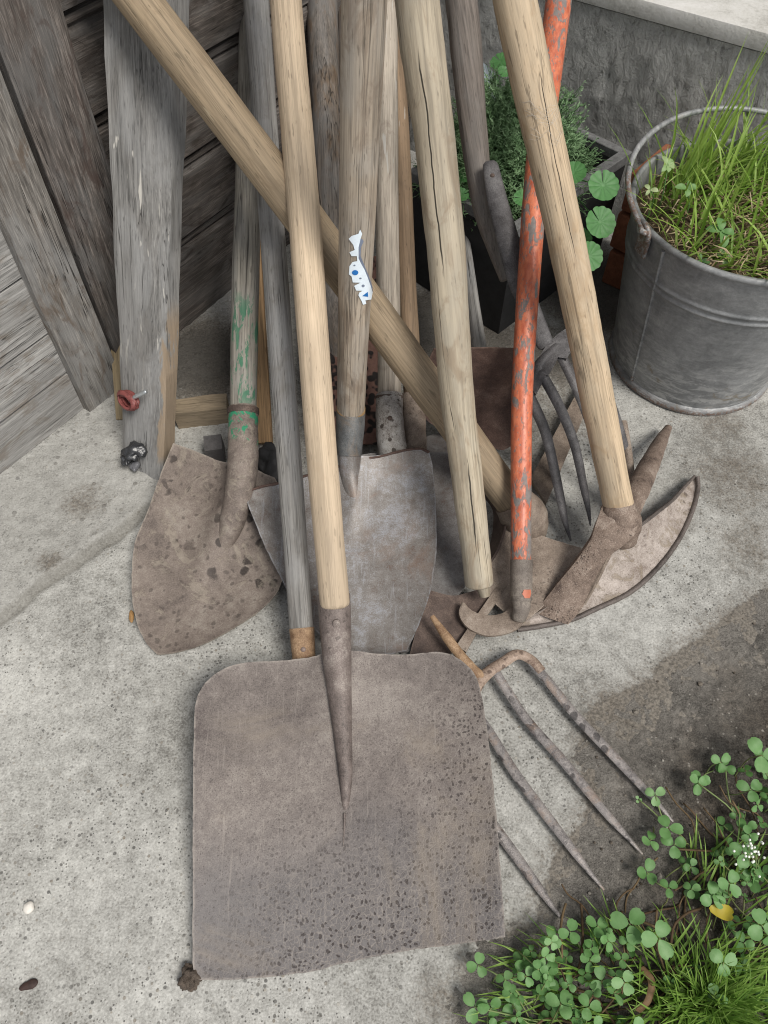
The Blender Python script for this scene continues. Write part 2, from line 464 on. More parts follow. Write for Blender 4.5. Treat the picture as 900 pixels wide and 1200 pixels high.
def concrete_ground():
    s = NT('concrete_paving')
    c = s.coords(1, 1, 1, False)
    damp = s.attr('damp'); deep = s.attr('deep'); agg = s.attr('agg'); joint = s.attr('joint')  # damp: wet soil edge, dirt and painted shade; deep: painted gap shade
    n1 = s.noise(c, 5, 6, .6); n2 = s.noise(c, 60, 6, .7); n3 = s.noise(c, 420, 3, .6)
    f = s.m('ADD', s.m('MULTIPLY', n1, .4), s.m('ADD', s.m('MULTIPLY', n2, .35), s.m('MULTIPLY', n3, .35)))
    col = s.ramp(f, [(.44, (.175, .170, .156)), (.51, (.29, .285, .265)), (.57, (.37, .365, .342)), (.66, (.50, .495, .465))])
    # aggregate: two sizes of grains, some dark, some pale
    def grains(scale, thr, rad):
        v = s.voro(c, scale); rc = s.node('ShaderNodeSeparateColor', {0: v.outputs['Color']})
        inside = s.m('SUBTRACT', 1.0, s.step(v.outputs['Distance'], rad * .7, rad))
        return inside, rc.outputs[0], rc.outputs[1], s.step(rc.outputs[0], thr, thr + .02)
    patch = s.step(s.noise(c, 9, 4, .6), .38, .62)
    i1, r1, q1, m1 = grains(170, .64, .33)
    i2, r2, q2, m2 = grains(330, .52, .34)
    i3, r3, q3, m3 = grains(85, .80, .30)
    g1 = s.m('MULTIPLY', s.m('MULTIPLY', i1, m1), s.m('ADD', .25, s.m('MULTIPLY', patch, .5)))
    g2 = s.m('MULTIPLY', s.m('MULTIPLY', i2, m2), s.m('ADD', .35, s.m('MULTIPLY', patch, .55)))
    g3 = s.m('MULTIPLY', s.m('MULTIPLY', i3, m3), s.m('ADD', .1, s.m('MULTIPLY', agg, .8)))
    gc1 = s.ramp(q1, [(0, (.035, .035, .034)), (.5, (.10, .095, .085)), (.8, (.2, .17, .13)), (1, (.5, .49, .45))])
    gc2 = s.ramp(q2, [(0, (.05, .05, .048)), (.6, (.14, .135, .12)), (1, (.58, .57, .54))])
    gc3 = s.ramp(q3, [(0, (.05, .05, .052)), (.5, (.16, .145, .12)), (1, (.45, .43, .39))])
    col = s.mix(g2, col, gc2); col = s.mix(g1, col, gc1); col = s.mix(g3, col, gc3)
    # exposed-aggregate slab: denser, browner grit
    col = s.mix(s.m('MULTIPLY', agg, .5), col, s.mix(s.noise(c, 250, 3, .7), (.11, .107, .10), (.47, .46, .43)))
    # dirt, mixed with shade painted into the gaps among the tools
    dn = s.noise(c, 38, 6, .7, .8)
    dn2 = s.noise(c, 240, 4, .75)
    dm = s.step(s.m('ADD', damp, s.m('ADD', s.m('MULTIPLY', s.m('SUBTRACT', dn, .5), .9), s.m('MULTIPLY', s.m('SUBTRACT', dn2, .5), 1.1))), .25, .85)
    dirt_shade_col = s.mix(s.step(s.noise(c, 300, 4, .7), .35, .65), (.06, .05, .04), (.19, .165, .135))
    dirt_shade_col = s.mix(s.m('MULTIPLY', s.step(damp, .55, 1.1), deep), dirt_shade_col, (.03, .026, .022))  # painted shade: ground colour driven near black in the gaps
    col = s.mix(s.m('MULTIPLY', dm, .85), col, dirt_shade_col)
    jm = s.step(s.m('ADD', joint, s.m('MULTIPLY', s.m('SUBTRACT', dn, .5), .5)), .4, .8)
    col = s.mix(s.m('MULTIPLY', jm, .7), col, s.mix(n3, (.09, .084, .074), (.24, .23, .205)))
    h = s.m('ADD', s.m('MULTIPLY', n3, .5), s.m('ADD', s.m('MULTIPLY', n2, .6), s.m('ADD', s.m('MULTIPLY', i1, .25), s.m('MULTIPLY', s.m('MULTIPLY', i3, agg), .6))))
    return s.fin(col, .9, 0, h, .55, .0022, spec=.25)

def soil_mat(name, dark=(.022, .017, .013), mid=(.072, .064, .055), light=(.16, .135, .11), dry=None):
    s = NT(name); c = s.coords(1, 1, 1, False)
    n1 = s.noise(c, 14, 5, .6); n2 = s.noise(c, 130, 6, .75); n3 = s.noise(c, 600, 3, .7)
    th = s.attr('var')
    f = s.m('ADD', s.m('MULTIPLY', n1, .35), s.m('ADD', s.m('MULTIPLY', n2, .4), s.m('MULTIPLY', n3, .35)))
    col = s.ramp(f, [(.44, dark), (.54, mid), (.68, light)])
    if dry:
        cold = s.ramp(f, [(.44, sc3(dry, .45)), (.54, dry), (.67, sc3(dry, 1.7))])
        col = s.mix(s.step(s.m('ADD', th, s.m('MULTIPLY', s.m('SUBTRACT', n1, .5), 1.2)), .15, .8), cold, col)
    v = s.voro(c, 240); rc = s.node('ShaderNodeSeparateColor', {0: v.outputs['Color']}).outputs[0]
    gm = s.m('MULTIPLY', s.m('SUBTRACT', 1.0, s.step(v.outputs['Distance'], .2, .32)), s.step(rc, .86, .9))
    col = s.mix(s.m('MULTIPLY', gm, .7), col, (.32, .3, .27))
    return s.fin(col, .95, 0, s.m('ADD', n2, s.m('MULTIPLY', n3, .7)), .8, .004, spec=.15)

def plaster_mat():
    s = NT('rough_render_wall'); c = s.coords(1, 1, 1, False)
    n0 = s.noise(c, 4, 4, .6); n1 = s.noise(s.coords(75, 75, 40, False), 1, 7, .68, .5); n2 = s.noise(c, 260, 4, .7)
    v = s.voro(s.coords(70, 70, 38, False), 1, 'SMOOTH_F1').outputs['Distance']
    h = s.m('ADD', s.m('MULTIPLY', n1, 1.0), s.m('ADD', s.m('MULTIPLY', n2, .25), s.m('MULTIPLY', v, .35)))
    col = s.ramp(s.m('ADD', s.m('MULTIPLY', n0, .6), s.m('MULTIPLY', n1, .4)), [(.4, (.31, .308, .293)), (.5, (.40, .398, .38)), (.62, (.5, .498, .478))])
    cav = s.m('SUBTRACT', 1.0, s.step(n1, .33, .44))
    col = s.mix(s.m('MULTIPLY', cav, .5), col, (.07, .07, .066))
    return s.fin(col, .92, 0, h, .8, .008, spec=.2)

def slab_mat():
    s = NT('pale_concrete_coping'); c = s.coords(1, 1, 1, False)
    n1 = s.noise(c, 12, 6, .65, .5); n2 = s.noise(c, 200, 4, .7)
    col = s.ramp(s.m('ADD', s.m('MULTIPLY', n1, .7), s.m('MULTIPLY', n2, .3)), [(.35, (.34, .33, .3)), (.5, (.56, .55, .52)), (.65, (.66, .65, .63))])
    return s.fin(col, .85, 0, n2, .4, .002, spec=.25)

def galv_mat():
    s = NT('galvanised_zinc'); c = s.coords(1, 1, 1, False)
    n1 = s.noise(c, 16, 6, .7, .8); n2 = s.noise(s.coords(34, 34, 110, False), 1, 5, .7, .6); n3 = s.noise(c, 240, 4, .7)
    v = s.node('ShaderNodeSeparateColor', {0: s.voro(c, 60).outputs['Color']}).outputs[0]
    f = s.m('ADD', s.m('MULTIPLY', n1, .45), s.m('ADD', s.m('MULTIPLY', n2, .25), s.m('ADD', s.m('MULTIPLY', n3, .2), s.m('MULTIPLY', v, .045))))
    col = s.ramp(f, [(.36, (.15, .155, .158)), (.46, (.225, .23, .233)), (.54, (.30, .305, .307)), (.66, (.46, .465, .465))])
    z = s.sep()[2]
    low = s.m('MULTIPLY', s.m('SUBTRACT', 1.0, s.step(z, .0, .16)), s.step(n2, .48, .62))
    col = s.mix(s.m('MULTIPLY', low, .55), col, (.5, .5, .49))
    rm = s.m('MULTIPLY', s.step(s.noise(c, 22, 5, .7, 1), .58, .68), s.m('SUBTRACT', 1.0, s.step(z, .08, .17)))
    col = s.mix(s.m('MULTIPLY', rm, .6), col, (.17, .13, .075))
    base = s.m('MULTIPLY', s.m('SUBTRACT', 1.0, s.step(z, .006, .014)), s.step(n3, .42, .55))
    col = s.mix(s.m('MULTIPLY', base, .8), col, (.16, .09, .06))
    return s.fin(col, s.m('ADD', .42, s.m('MULTIPLY', n3, .25)), .25, s.m('ADD', n3, n2), .25, .001, spec=.5)

def plain(name, base, var=.35, scale=60, rough=.7, metal=0.0, bs=.3, bd=.001, spec=.4):
    s = NT(name); c = s.coords(1, 1, 1)
    n1 = s.noise(c, scale, 5, .65); n2 = s.noise(c, scale * 7, 3, .6)
    f = s.m('ADD', s.m('MULTIPLY', n1, .65), s.m('MULTIPLY', n2, .35))
    col = s.ramp(f, [(.35, sc3(base, 1 - var)), (.5, base), (.68, tuple(min(1, x * (1 + var)) for x in base))])
    return s.fin(col, rough, metal, f, bs, bd, spec)

# ------------------------------------------------------------------ world, light, camera
w = bpy.data.worlds.new("World"); SC.world = w; w.use_nodes = True
nt = w.node_tree; bg = nt.nodes['Background']
sky = nt.nodes.new('ShaderNodeTexSky'); sky.sky_type = 'NISHITA'; sky.sun_disc = False
SUN_EL, SUN_AZ = math.radians(56), math.radians(136)      # azimuth clockwise from +y: behind the viewer, to the right
sky.sun_elevation = SUN_EL; sky.sun_rotation = SUN_AZ
hs = nt.nodes.new('ShaderNodeHueSaturation'); hs.inputs['Saturation'].default_value = .2
nt.links.new(sky.outputs[0], hs.inputs['Color']); nt.links.new(hs.outputs[0], bg.inputs[0]); bg.inputs[1].default_value = .075
sd = bpy.data.lights.new('sun', 'SUN'); sd.energy = 1.6; sd.angle = math.radians(22); sd.color = (1, .955, .885)
so = bpy.data.objects.new('sun', sd); COL.objects.link(so)
dirv = Vector((math.sin(SUN_AZ) * math.cos(SUN_EL), math.cos(SUN_AZ) * math.cos(SUN_EL), math.sin(SUN_EL)))
so.rotation_euler = dirv.to_track_quat('Z', 'Y').to_euler(); so.location = dirv * 8

cd = bpy.data.cameras.new('camera'); cd.sensor_fit = 'VERTICAL'; cd.sensor_height = 36; cd.lens = 27; cd.clip_start = .02; cd.clip_end = 400
co = bpy.data.objects.new('camera', cd); COL.objects.link(co)
co.location = CAM; co.rotation_euler = (PI / 2 - PITCH, 0, 0); SC.camera = co
SC.view_settings.view_transform = 'Standard'; SC.view_settings.look = 'None'; SC.view_settings.gamma = 1
SC.view_settings.exposure = 1.02
SC.render.engine = 'CYCLES'; SC.cycles.use_denoising = True; SC.cycles.use_adaptive_sampling = False; SC.cycles.filter_width = 1.1
SC.cycles.max_bounces = 6; SC.cycles.diffuse_bounces = 3; SC.cycles.glossy_bounces = 2; SC.cycles.transmission_bounces = 3

# ------------------------------------------------------------------ ground
def pl_dist(p, poly):
    best = 9e9; sgn = 0
    for i in range(len(poly) - 1):
        a, b = poly[i], poly[i + 1]
        dx, dy = b[0] - a[0], b[1] - a[1]; l2 = dx * dx + dy * dy
        t = max(0, min(1, ((p[0] - a[0]) * dx + (p[1] - a[1]) * dy) / l2))
        qx, qy = p[0] - a[0] - dx * t, p[1] - a[1] - dy * t
        d = qx * qx + qy * qy
        if d < best: best = d; sgn = dx * (p[1] - a[1]) - dy * (p[0] - a[0])
    return math.sqrt(best), sgn

def gp(l): return [tuple(G(u, v)[:2]) for u, v in l]
JOINT = gp([(-160, 850), (0, 725), (40, 690), (70, 668), (110, 641), (150, 612), (180, 590), (230, 540)])
SOILB = gp([(1150, 560), (900, 690), (860, 715), (820, 750), (778, 772), (760, 798), (714, 817), (692, 828), (686, 851), (676, 885), (692, 927), (684, 964), (650, 1002), (640, 1040), (629, 1080), (575, 1101), (555, 1121), (542, 1170), (534, 1200), (500, 1300)])
DIRT_SHADE = [(gp([(500, 380)])[0], .13, 1.1), (gp([(700, 340)])[0], .14, 1.4), (gp([(560, 420)])[0], .16, 1.0), (gp([(640, 420)])[0], .12, .9), (gp([(235, 425)])[0], .14, 1.15), (gp([(860, 560)])[0], .11), (gp([(790, 610)])[0], .05), (gp([(880, 640)])[0], .08), (gp([(100, 590)])[0], .05), (gp([(60, 660)])[0], .03), (gp([(520, 1180)])[0], .05), (gp([(845, 500)])[0], .06), (gp([(240, 440)])[0], .12), (gp([(420, 480)])[0], .2), (gp([(620, 480)])[0], .16)]  # real dirt stains, plus shade painted on the ground under and behind tools
def axis_vals(lo, hi, st, ext):
    v = [-ext, -ext * .3, lo - 2.5, lo - .8, lo - .2]
    n = int(round((hi - lo) / st)); v += [lo + (hi - lo) * i / n for i in range(n + 1)]
    return v + [hi + .2, hi + .8, hi + 2.5, ext * .3, ext]
xs = axis_vals(-.72, .80, .005, 60); ys = axis_vals(-.08, 1.30, .005, 60)
V = []; F = []; AD = []; AA = []; AJ = []; A_SHADE = []
for y in ys:
    for x in xs:
        p = (x, y, 0); z = 0; dmp_shade = agg = jt = 0.0; inside_ = True
        if -.75 < x < .85 and -.1 < y < 1.32:
            d, sg = pl_dist(p, JOINT)
            wob = .008 * nz(p, 22, 2) + .003 * nz(p, 90, 5)
            up = sg > 0
            sd_ = (d if up else -d) + wob
            agg = max(0, min(1, (sd_ + .002) / .006)) if x < -.1 else 0
            jt = max(0, 1 - abs(sd_ + .004) / .02) * (1.0 if x < -.2 else max(0, (-.1 - x) / .1))
            z = .0015 * nz(p, 7, 1) + .0012 * nz(p, 28, 4) + .0007 * nz(p, 90, 6)
            z += agg * (.005 + .0018 * nz(p, 120, 8)) + .0022 * max(0, 1 - abs(sd_ - .005) / .014) * (.55 + .9 * nz(p, 26, 9)) * (1 if x < -.2 else max(0, (-.12 - x) / .08)) - .004 * max(0, 1 - abs(sd_ + .007) / .006) * (1 if x < -.15 else 0)
            ds, ss = pl_dist(p, SOILB)
            inside = ss > 0; inside_ = inside
            dmp_shade = 1.0 if inside else max(0, .62 - ds / .075)
            for dd_ in DIRT_SHADE:
                c, r = dd_[0], dd_[1]; q = math.hypot(x - c[0], y - c[1]); dmp_shade = max(dmp_shade, (dd_[2] if len(dd_) > 2 else .62) * max(0, 1 - (q / r) ** 2))
        V.append(Vector((x, y, z))); AD.append(dmp_shade); A_SHADE.append(0.0 if (dmp_shade < .5 or inside_) else .8); AA.append(agg); AJ.append(jt)  # last mask paints extra gap shade on concrete outside the soil
nx = len(xs)
for j in range(len(ys) - 1):
    for i in range(nx - 1): F.append((j * nx + i, j * nx + i + 1, (j + 1) * nx + i + 1, (j + 1) * nx + i))
g = obj('ground', V, F, concrete_ground(), attr={'damp': AD, 'agg': AA, 'joint': AJ, 'deep': A_SHADE}, angle=180)
tag(g, 'worn grey concrete paving with dark grit and a cracked joint', 'paving', kind='structure')

MSOIL = soil_mat('garden_soil', dry=(.16, .149, .134))
V = []; F = []; A = []
x0, x1, y0, y1, st = .03, .85, -.12, .78, .0034
nx = int((x1 - x0) / st) + 1; ny = int((y1 - y0) / st) + 1
HS = {}
for j in range(ny):
    for i in range(nx):
        x = x0 + i * st; y = y0 + j * st; p = (x, y, 0)
        d, sg = pl_dist(p, SOILB); d = d if sg > 0 else -d
        z = min(.0005 + d * .06, .012) + .004 * nz(p, 14, 3) * min(1, max(.1, d / .09)) + .003 * nz(p, 45, 5) * min(1, max(0, d / .05)) + .0025 * nz(p, 130, 1) * min(1, max(.3, d / .06)) + .0013 * nz(p, 290, 7) - .0012
        if d < -.03: z = -.012
        V.append(Vector((x, y, z))); A.append(max(0, min(1, d / .17))); HS[(i, j)] = z
for j in range(ny - 1):
    for i in range(nx - 1):
        q = (j * nx + i, j * nx + i + 1, (j + 1) * nx + i + 1, (j + 1) * nx + i)
        if max(V[k].z for k in q) > -.006: F.append(q)
def soil_z(x, y):
    i = int((x - x0) / st); j = int((y - y0) / st); return HS.get((i, j), 0)
so_ = obj('soil', V, F, MSOIL, attr={'var': A}, angle=180)
tag(so_, 'dark damp soil spilling over the edge of the concrete', 'soil', kind='structure')

# ------------------------------------------------------------------ shed wall, post, door; low wall
SD = Vector((.573, .819, 0)).normalized(); SN = Vector((.819, -.573, 0)).normalized(); OFF = -.801
WD = Vector((.819, -.573, 0)); WNc = Vector((.573, .819, 0)); WOFF = 1.25
def shed(s_, z, off=0): return SD * s_ + SN * (OFF + off) + Vector((0, 0, z))
MS = Matrix((SD, Vector((0, 0, 1)), SN)).transposed().to_4x4()   # x along wall, y up, z outward
MSIDING = wood('dark_siding_wood', (.112, .096, .085), dark=.42, light=2.1, axis=0, across=260, along=10, crack=.7, grey=(.17, .165, .16), stain=(.03, .022, .018), stain_amt=.7, bs=.7)
MDOOR = wood('silvered_door_wood', (.33, .322, .308), dark=.5, light=1.4, axis=0, across=300, along=9, crack=1.0, stain=(.17, .135, .10), stain_amt=.6, bs=.8)
MSTILE = wood('weathered_stile_wood', (.18, .166, .15), dark=.36, light=1.9, axis=1, across=260, along=10, crack=1.0, stain=(.11, .075, .05), stain_amt=.65, grey=(.30, .30, .295), bs=.9)
MPOST = wood('dark_post_wood', (.115, .10, .09), dark=.38, light=2.3, axis=1, across=240, along=12, crack=.8, stain=(.065, .042, .035), stain_amt=.7, grey=(.17, .17, .168), bs=.9)

def wall_profile(prof, s0, s1, n, name, mat, parent, off):
    """extrude a (z, out) profile along the wall"""
    V = []; F = []; k = len(prof)
    for i in range(n + 1):
        s_ = s0 + (s1 - s0) * i / n
        for (z, o) in prof:
            wv = .0012 * nz((s_, z, 0), 6, 3)
            V.append(shed(s_, z + .002 * nz((s_, z, 1), 3, 2), off + o + wv))
    for i in range(n):
        for j in range(k - 1): F.append((i * k + j, i * k + j + 1, (i + 1) * k + j + 1, (i + 1) * k + j))
    for i in (0, n): F.append(tuple(i * k + j for j in range(k)))
    return obj(name, V, F, mat, parent, MS.copy(), angle=30)

shedT = thing('shed_wall', 'dark weathered shed wall of lapped horizontal boards behind the tool handles', 'shed wall', shed(.8, 0))
prof = [(.003, -.05), (.003, 0)]
zt = .003
for hgt in [.145, .108, .113] + [.112] * 10:
    prof += [(zt + hgt - .024, .0 - .001), (zt + hgt - .021, -.012), (zt + hgt - .016, -.007), (zt + hgt - .008, -.007), (zt + hgt - .006, -.020), (zt + hgt - .001, -.020), (zt + hgt, 0)]
    zt += hgt
prof += [(zt, -.05)]
wall_profile(prof, .552, 1.30, 40, 'cladding', MSIDING, shedT, -.010)
pm = MS.copy(); pm.translation = shed(.5025, 0, -.028)
V, F = box_geo(pm @ Matrix.Rotation(-PI / 2, 4, 'X'), .087, .055, 1.5, cuts=14, rough=.0035, seed=3)
obj('corner_post', V, F, MPOST, shedT, pm, angle=50)

doorT = thing('shed_door', 'silver grey wooden shed door of horizontal boards with upright edge frame', 'door', shed(.2, 0))
dprof = [(.006, -.03), (.006, -.010)]; zt = .006
for hgt in (.075, .071, .09, .09, .09, .09, .09, .09, .09, .09, .09, .09, .09, .09):
    dprof += [(zt + hgt - .0045, -.010), (zt + hgt - .0035, -.024), (zt + hgt - .0006, -.024), (zt + hgt, -.010)]; zt += hgt
dprof += [(zt, -.03)]
wall_profile(dprof, -.42, .384, 40, 'board_panel', MDOOR, doorT, 0)
sm_ = MS.copy(); sm_.translation = shed(.4165, .004, -.012)
V, F = box_geo(sm_ @ Matrix.Rotation(-PI / 2, 4, 'X'), .068, .03, 1.3, cuts=12, rough=.0022, seed=8)
obj('edge_frame', V, F, MSTILE, doorT, sm_, angle=50)

MPL = plaster_mat(); MSLAB = slab_mat()
def wl(a, z, back=0): return WNc * (WOFF + back) + WD * a + Vector((0, 0, z))
lowT = thing('low_wall', 'low grey rough rendered wall with a pale coping behind the bucket', 'wall', wl(.4, 0, .1))
V = []; F = []; n1, n2 = 300, 60
a0, a1 = -.835, 1.3
for i in range(n1 + 1):
    for j in range(n2 + 1):
        a = a0 + (a1 - a0) * i / n1; z = .335 * j / n2
        p = wl(a, z); q = .0025 * nz(p, 16, 2) + .0022 * nz((p.x, p.y, p.z * .6), 50, 4) + .0025 * abs(nz((p.x, p.y, p.z * .5), 95, 6))
        V.append(p - WNc * q)
for i in range(n1):
    for j in range(n2): F.append((i * (n2 + 1) + j, i * (n2 + 1) + j + 1, (i + 1) * (n2 + 1) + j + 1, (i + 1) * (n2 + 1) + j))
b = len(V)
for (a, z) in ((a0, 0), (a0, .335), (a1, .335), (a1, 0)): V.append(wl(a, z, .25))
F += [(b, b + 1, b + 2, b + 3), (n2, b + 1, b + 2, n1 * (n2 + 1) + n2), (0, n2, b + 1, b), (n1 * (n2 + 1), n1 * (n2 + 1) + n2, b + 2, b + 3)]
F = [f if len(f) == 4 else f for f in F]
obj('rendered_face', V, F, MPL, lowT, angle=60)
wm_ = Matrix((WD, -WNc, Vector((0, 0, 1)))).transposed().to_4x4(); wm_.translation = wl((a0 + a1) / 2, .336, .123)
box('coping', wm_, a1 - a0, .26, .026, MSLAB, lowT, bev=.006)
upT = thing('house_wall', 'grey rendered house wall rising behind the low wall coping', 'wall', wl(.4, .36, .26))
um = wm_.copy(); um.translation = wl((a0 + a1) / 2, .364, .30)
box('wall_body', um, a1 - a0, .1, 1.3, MPL, upT, bev=.004)

# ------------------------------------------------------------------ wood and metal finishes
M_pale = wood('pale_ash', (.53, .42, .30), dark=.74, light=1.12, across=260, along=5, crack=.25, stain=(.40, .30, .20), stain_amt=.35, knots=False, bs=.25)
M_honey = wood('honey_ash', (.315, .242, .16), dark=.66, light=1.2, across=170, along=4, crack=.3, stain=(.19, .135, .085), stain_amt=.5, fleck=(.44, .36, .25), knots=False, bs=.3)
M_grey = wood('silvered_ash', (.27, .26, .245), dark=.42, light=1.35, across=200, along=4, crack=1.0, grey=(.33, .33, .33), stain=(.15, .13, .11), stain_amt=.4, bs=.6)
M_greyb = wood('grey_brown_ash', (.24, .205, .17), dark=.42, light=1.4, across=220, along=5, crack=.8, grey=(.29, .28, .265), stain=(.12, .09, .065), stain_amt=.4, bs=.6)
M_tan = wood('worn_tan_ash', (.36, .30, .235), dark=.5, light=1.3, across=220, along=5, crack=.6, grey=(.36, .34, .31), stain=(.17, .12, .085), stain_amt=.5, bs=.5)
M_green = wood('grey_ash_green_paint', (.25, .23, .195), dark=.4, light=1.4, across=220, along=5, crack=.8, grey=(.30, .29, .27), paint=((.035, .16, .09), .0, .17, .52), bs=.6)
M_white = wood('limewashed_ash', (.40, .35, .29), dark=.5, light=1.3, across=200, along=6, crack=.6, stain=(.16, .12, .09), stain_amt=.5, fleck=(.5, .48, .44), bs=.5)
M_brown = wood('brown_ash', (.24, .168, .108), dark=.6, light=1.2, across=180, along=4, crack=.4, fleck=(.38, .34, .3), stain=(.14, .1, .07), stain_amt=.4, bs=.3)
M_dark = wood('dark_oak', (.135, .115, .098), dark=.4, light=1.6, across=180, along=5, crack=.8, stain=(.15, .09, .045), stain_amt=.45, grey=(.19, .19, .19), bs=.6)
M_pole = wood('barkless_branch', (.42, .36, .27), dark=.62, light=1.15, across=130, along=4, crack=1.0, grey=(.36, .33, .27), stain=(.235, .17, .11), stain_amt=.6, bs=.35, splits=((-1.75, .34, .58, .06), (-1.5, .03, .17, .07)))
M_mat = wood('bare_hazel', (.46, .355, .24), dark=.62, light=1.18, across=170, along=5, crack=.5, stain=(.33, .225, .13), stain_amt=.55, grey=(.42, .35, .26), bs=.35, splits=((-1.25, .3, .52, .04),))
M_fork = wood('smoky_ash', (.15, .128, .112), dark=.5, light=1.4, across=190, along=4, crack=.6, grey=(.19, .18, .17), bs=.4)
M_plank = wood('silver_plank', (.185, .18, .172), dark=.42, light=1.45, axis=2, across=300, along=7, crack=.8, grey=(.27, .27, .268), stain=(.13, .12, .11), stain_amt=.45, fleck=(.46, .44, .4), bs=.6, edge=((.25, .195, .14), .056, .015, .25))
M_chunk = wood('old_timber', (.24, .19, .13), axis=0, across=160, along=8, crack=.6)

RED = (.62, .125, .06)
s = NT('worn_red_paint'); c = s.coords(1, 1, 1)
cz = s.coords(60, 60, 26); n = s.noise(cz, 1, 6, .68, .7); n2 = s.noise(s.coords(150, 150, 60), 1, 4, .6, .4)
zz = s.sep()[2]
wear = s.m('ADD', s.m('MULTIPLY', n, .7), s.m('MULTIPLY', n2, .3))
wm2 = s.m('MAXIMUM', s.step(s.m('ADD', wear, s.m('MULTIPLY', s.m('SUBTRACT', s.noise(s.coords(9, 9, 6), 1, 2), .5), .35)), .525, .575), s.m('MULTIPLY', s.step(s.noise(s.coords(330, 330, 170), 1, 3, .6), .60, .66), .75))
col = s.mix(s.step(s.noise(cz, 2.5, 4, .7), .3, .7), (.38, .085, .042), (.60, .185, .095))
col = s.mix(wm2, col, s.mix(s.noise(c, 200, 4), (.10, .085, .08), (.26, .235, .22)))
M_red = s.fin(col, s.m('ADD', .42, s.m('MULTIPLY', wm2, .3)), 0, s.m('SUBTRACT', n2, wm2), .4, .001)

R_front = rust('rust_brown_sheet', (.168, .143, .13), scratch=.3, tip=((.128, .123, .126), -.15, .03), sdir=(1.5, -1.0, .17), dark=(.085, .068, .064), light=(.27, .24, .215), spots=.9, dens=.4, spot_scale=225, spot_edge=(.36, .66), crackle=.55, dust=(.25, .21, .17), metal=.15, rough=.62, bs=.4, big=5)
R_sock = rust('rust_brown_socket', (.168, .136, .123), light=(.30, .262, .235), spots=.4, metal=.15, rough=.6, big=20)
R_round = rust('muddy_rust_sheet', (.19, .155, .133), dark=(.095, .075, .066), light=(.28, .245, .21), spots=1.0, spot_scale=55, spot_edge=(.38, .6), mud=(.30, .26, .21), mud_amt=.5, metal=.12, rough=.66, big=12)
R_mid = rust('scoured_steel_sheet', (.192, .177, .165), scratch=.35, dark=(.12, .085, .07), light=(.30, .305, .325), spots=.25, spot_scale=200, dust=(.20, .145, .115), metal=.25, rough=.5, bs=.3, big=12)
R_mid2 = rust('dull_steel_sheet', (.15, .14, .135), dark=(.10, .075, .065), light=(.22, .215, .21), spots=.3, metal=.25, rough=.6, big=12)
R_dark = rust('dark_rust', (.085, .06, .05), dark=(.045, .032, .028), light=(.15, .11, .09), spots=.4, metal=.15, rough=.7, big=20)
R_red = rust('red_brown_rust', (.10, .06, .048), dark=(.05, .03, .026), light=(.16, .11, .09), spots=.3, metal=.1, rough=.7, big=16)
R_tan = rust('tan_rust', (.225, .178, .142), dark=(.11, .082, .065), light=(.33, .28, .235), spots=.5, spot_scale=260, metal=.1, rough=.68, big=22)
R_tan2 = rust('grey_tan_rust', (.17, .145, .125), dark=(.09, .07, .06), light=(.27, .235, .2), spots=.4, metal=.1, rough=.68, big=30)
R_pink = rust('pinkish_rust', (.30, .225, .175), dark=(.13, .08, .06), light=(.42, .33, .27), spots=.7, spot_scale=110, dens=.5, spot_edge=(.2, .5), metal=.15, rough=.62, big=50)
R_matt = rust('pitted_iron', (.195, .145, .115), dark=(.075, .052, .042), light=(.33, .27, .225), spots=.7, spot_scale=330, metal=.1, rough=.72, bs=1.0, big=30, grit=(420, .6))
R_cres = rust('pale_rusty_blade', (.37, .32, .285), dark=(.2, .155, .13), light=(.5, .45, .42), spots=.8, spot_scale=150, mud=(.21, .165, .11), mud_amt=.55, metal=.1, rough=.65, big=16)
R_edge = rust('dark_iron_edge', (.12, .1, .09), metal=.2, rough=.6)
R_tine = rust('tine_steel', (.25, .23, .222), dark=(.09, .082, .083), light=(.38, .345, .32), spots=.75, spot_scale=80, spot_edge=(.2, .5), dens=.42, metal=.35, rough=.5, big=40, dust=(.28, .19, .135))
R_orange = rust('orange_rust', (.28, .18, .105), dark=(.16, .085, .045), light=(.44, .31, .2), spots=.35, spot_scale=160, metal=.1, rough=.7, big=60)
R_fork = rust('black_fork_steel', (.105, .1, .102), dark=(.05, .045, .045), light=(.17, .165, .165), spots=.3, metal=.3, rough=.55, big=30)
R_grn = rust('socket_green_flake', (.19, .155, .133), dark=(.095, .075, .066), light=(.28, .245, .21), spots=.5, spot_scale=80, mud=(.30, .26, .21), mud_amt=.5, metal=.1, rough=.68, paint=((.03, .22, .115), .49, 2, .004, .045), big=34)
R_blue = rust('blued_socket', (.115, .12, .122), dark=(.06, .06, .06), light=(.2, .2, .2), spots=.2, dust=(.2, .14, .09), metal=.3, rough=.55, big=24)
R_lime = rust('limescaled_socket', (.31, .29, .27), dark=(.10, .075, .06), light=(.46, .45, .43), spots=.9, spot_scale=120, spot_edge=(.2, .4), metal=.05, rough=.8, bs=.9, big=60)
R_bolt = plain('rusty_rivet', (.20, .15, .13), rough=.6, metal=.3)

def rivet(p, r, mat, parent, nrm, name='rivet'):
    path = [p - nrm * .001, p + nrm * r * .25, p + nrm * r * .5]
    V, F = tube_geo(path, [r, r * .92, r * .55], segs=14)
    return obj(name, V, F, mat, parent, frame(p, nrm))

def face_pt(p, axis, r):
    """point on a round shaft that faces the camera, and its normal"""
    v = (CAM - p); v = (v - axis * v.dot(axis)).normalized()
    return p + v * r, v

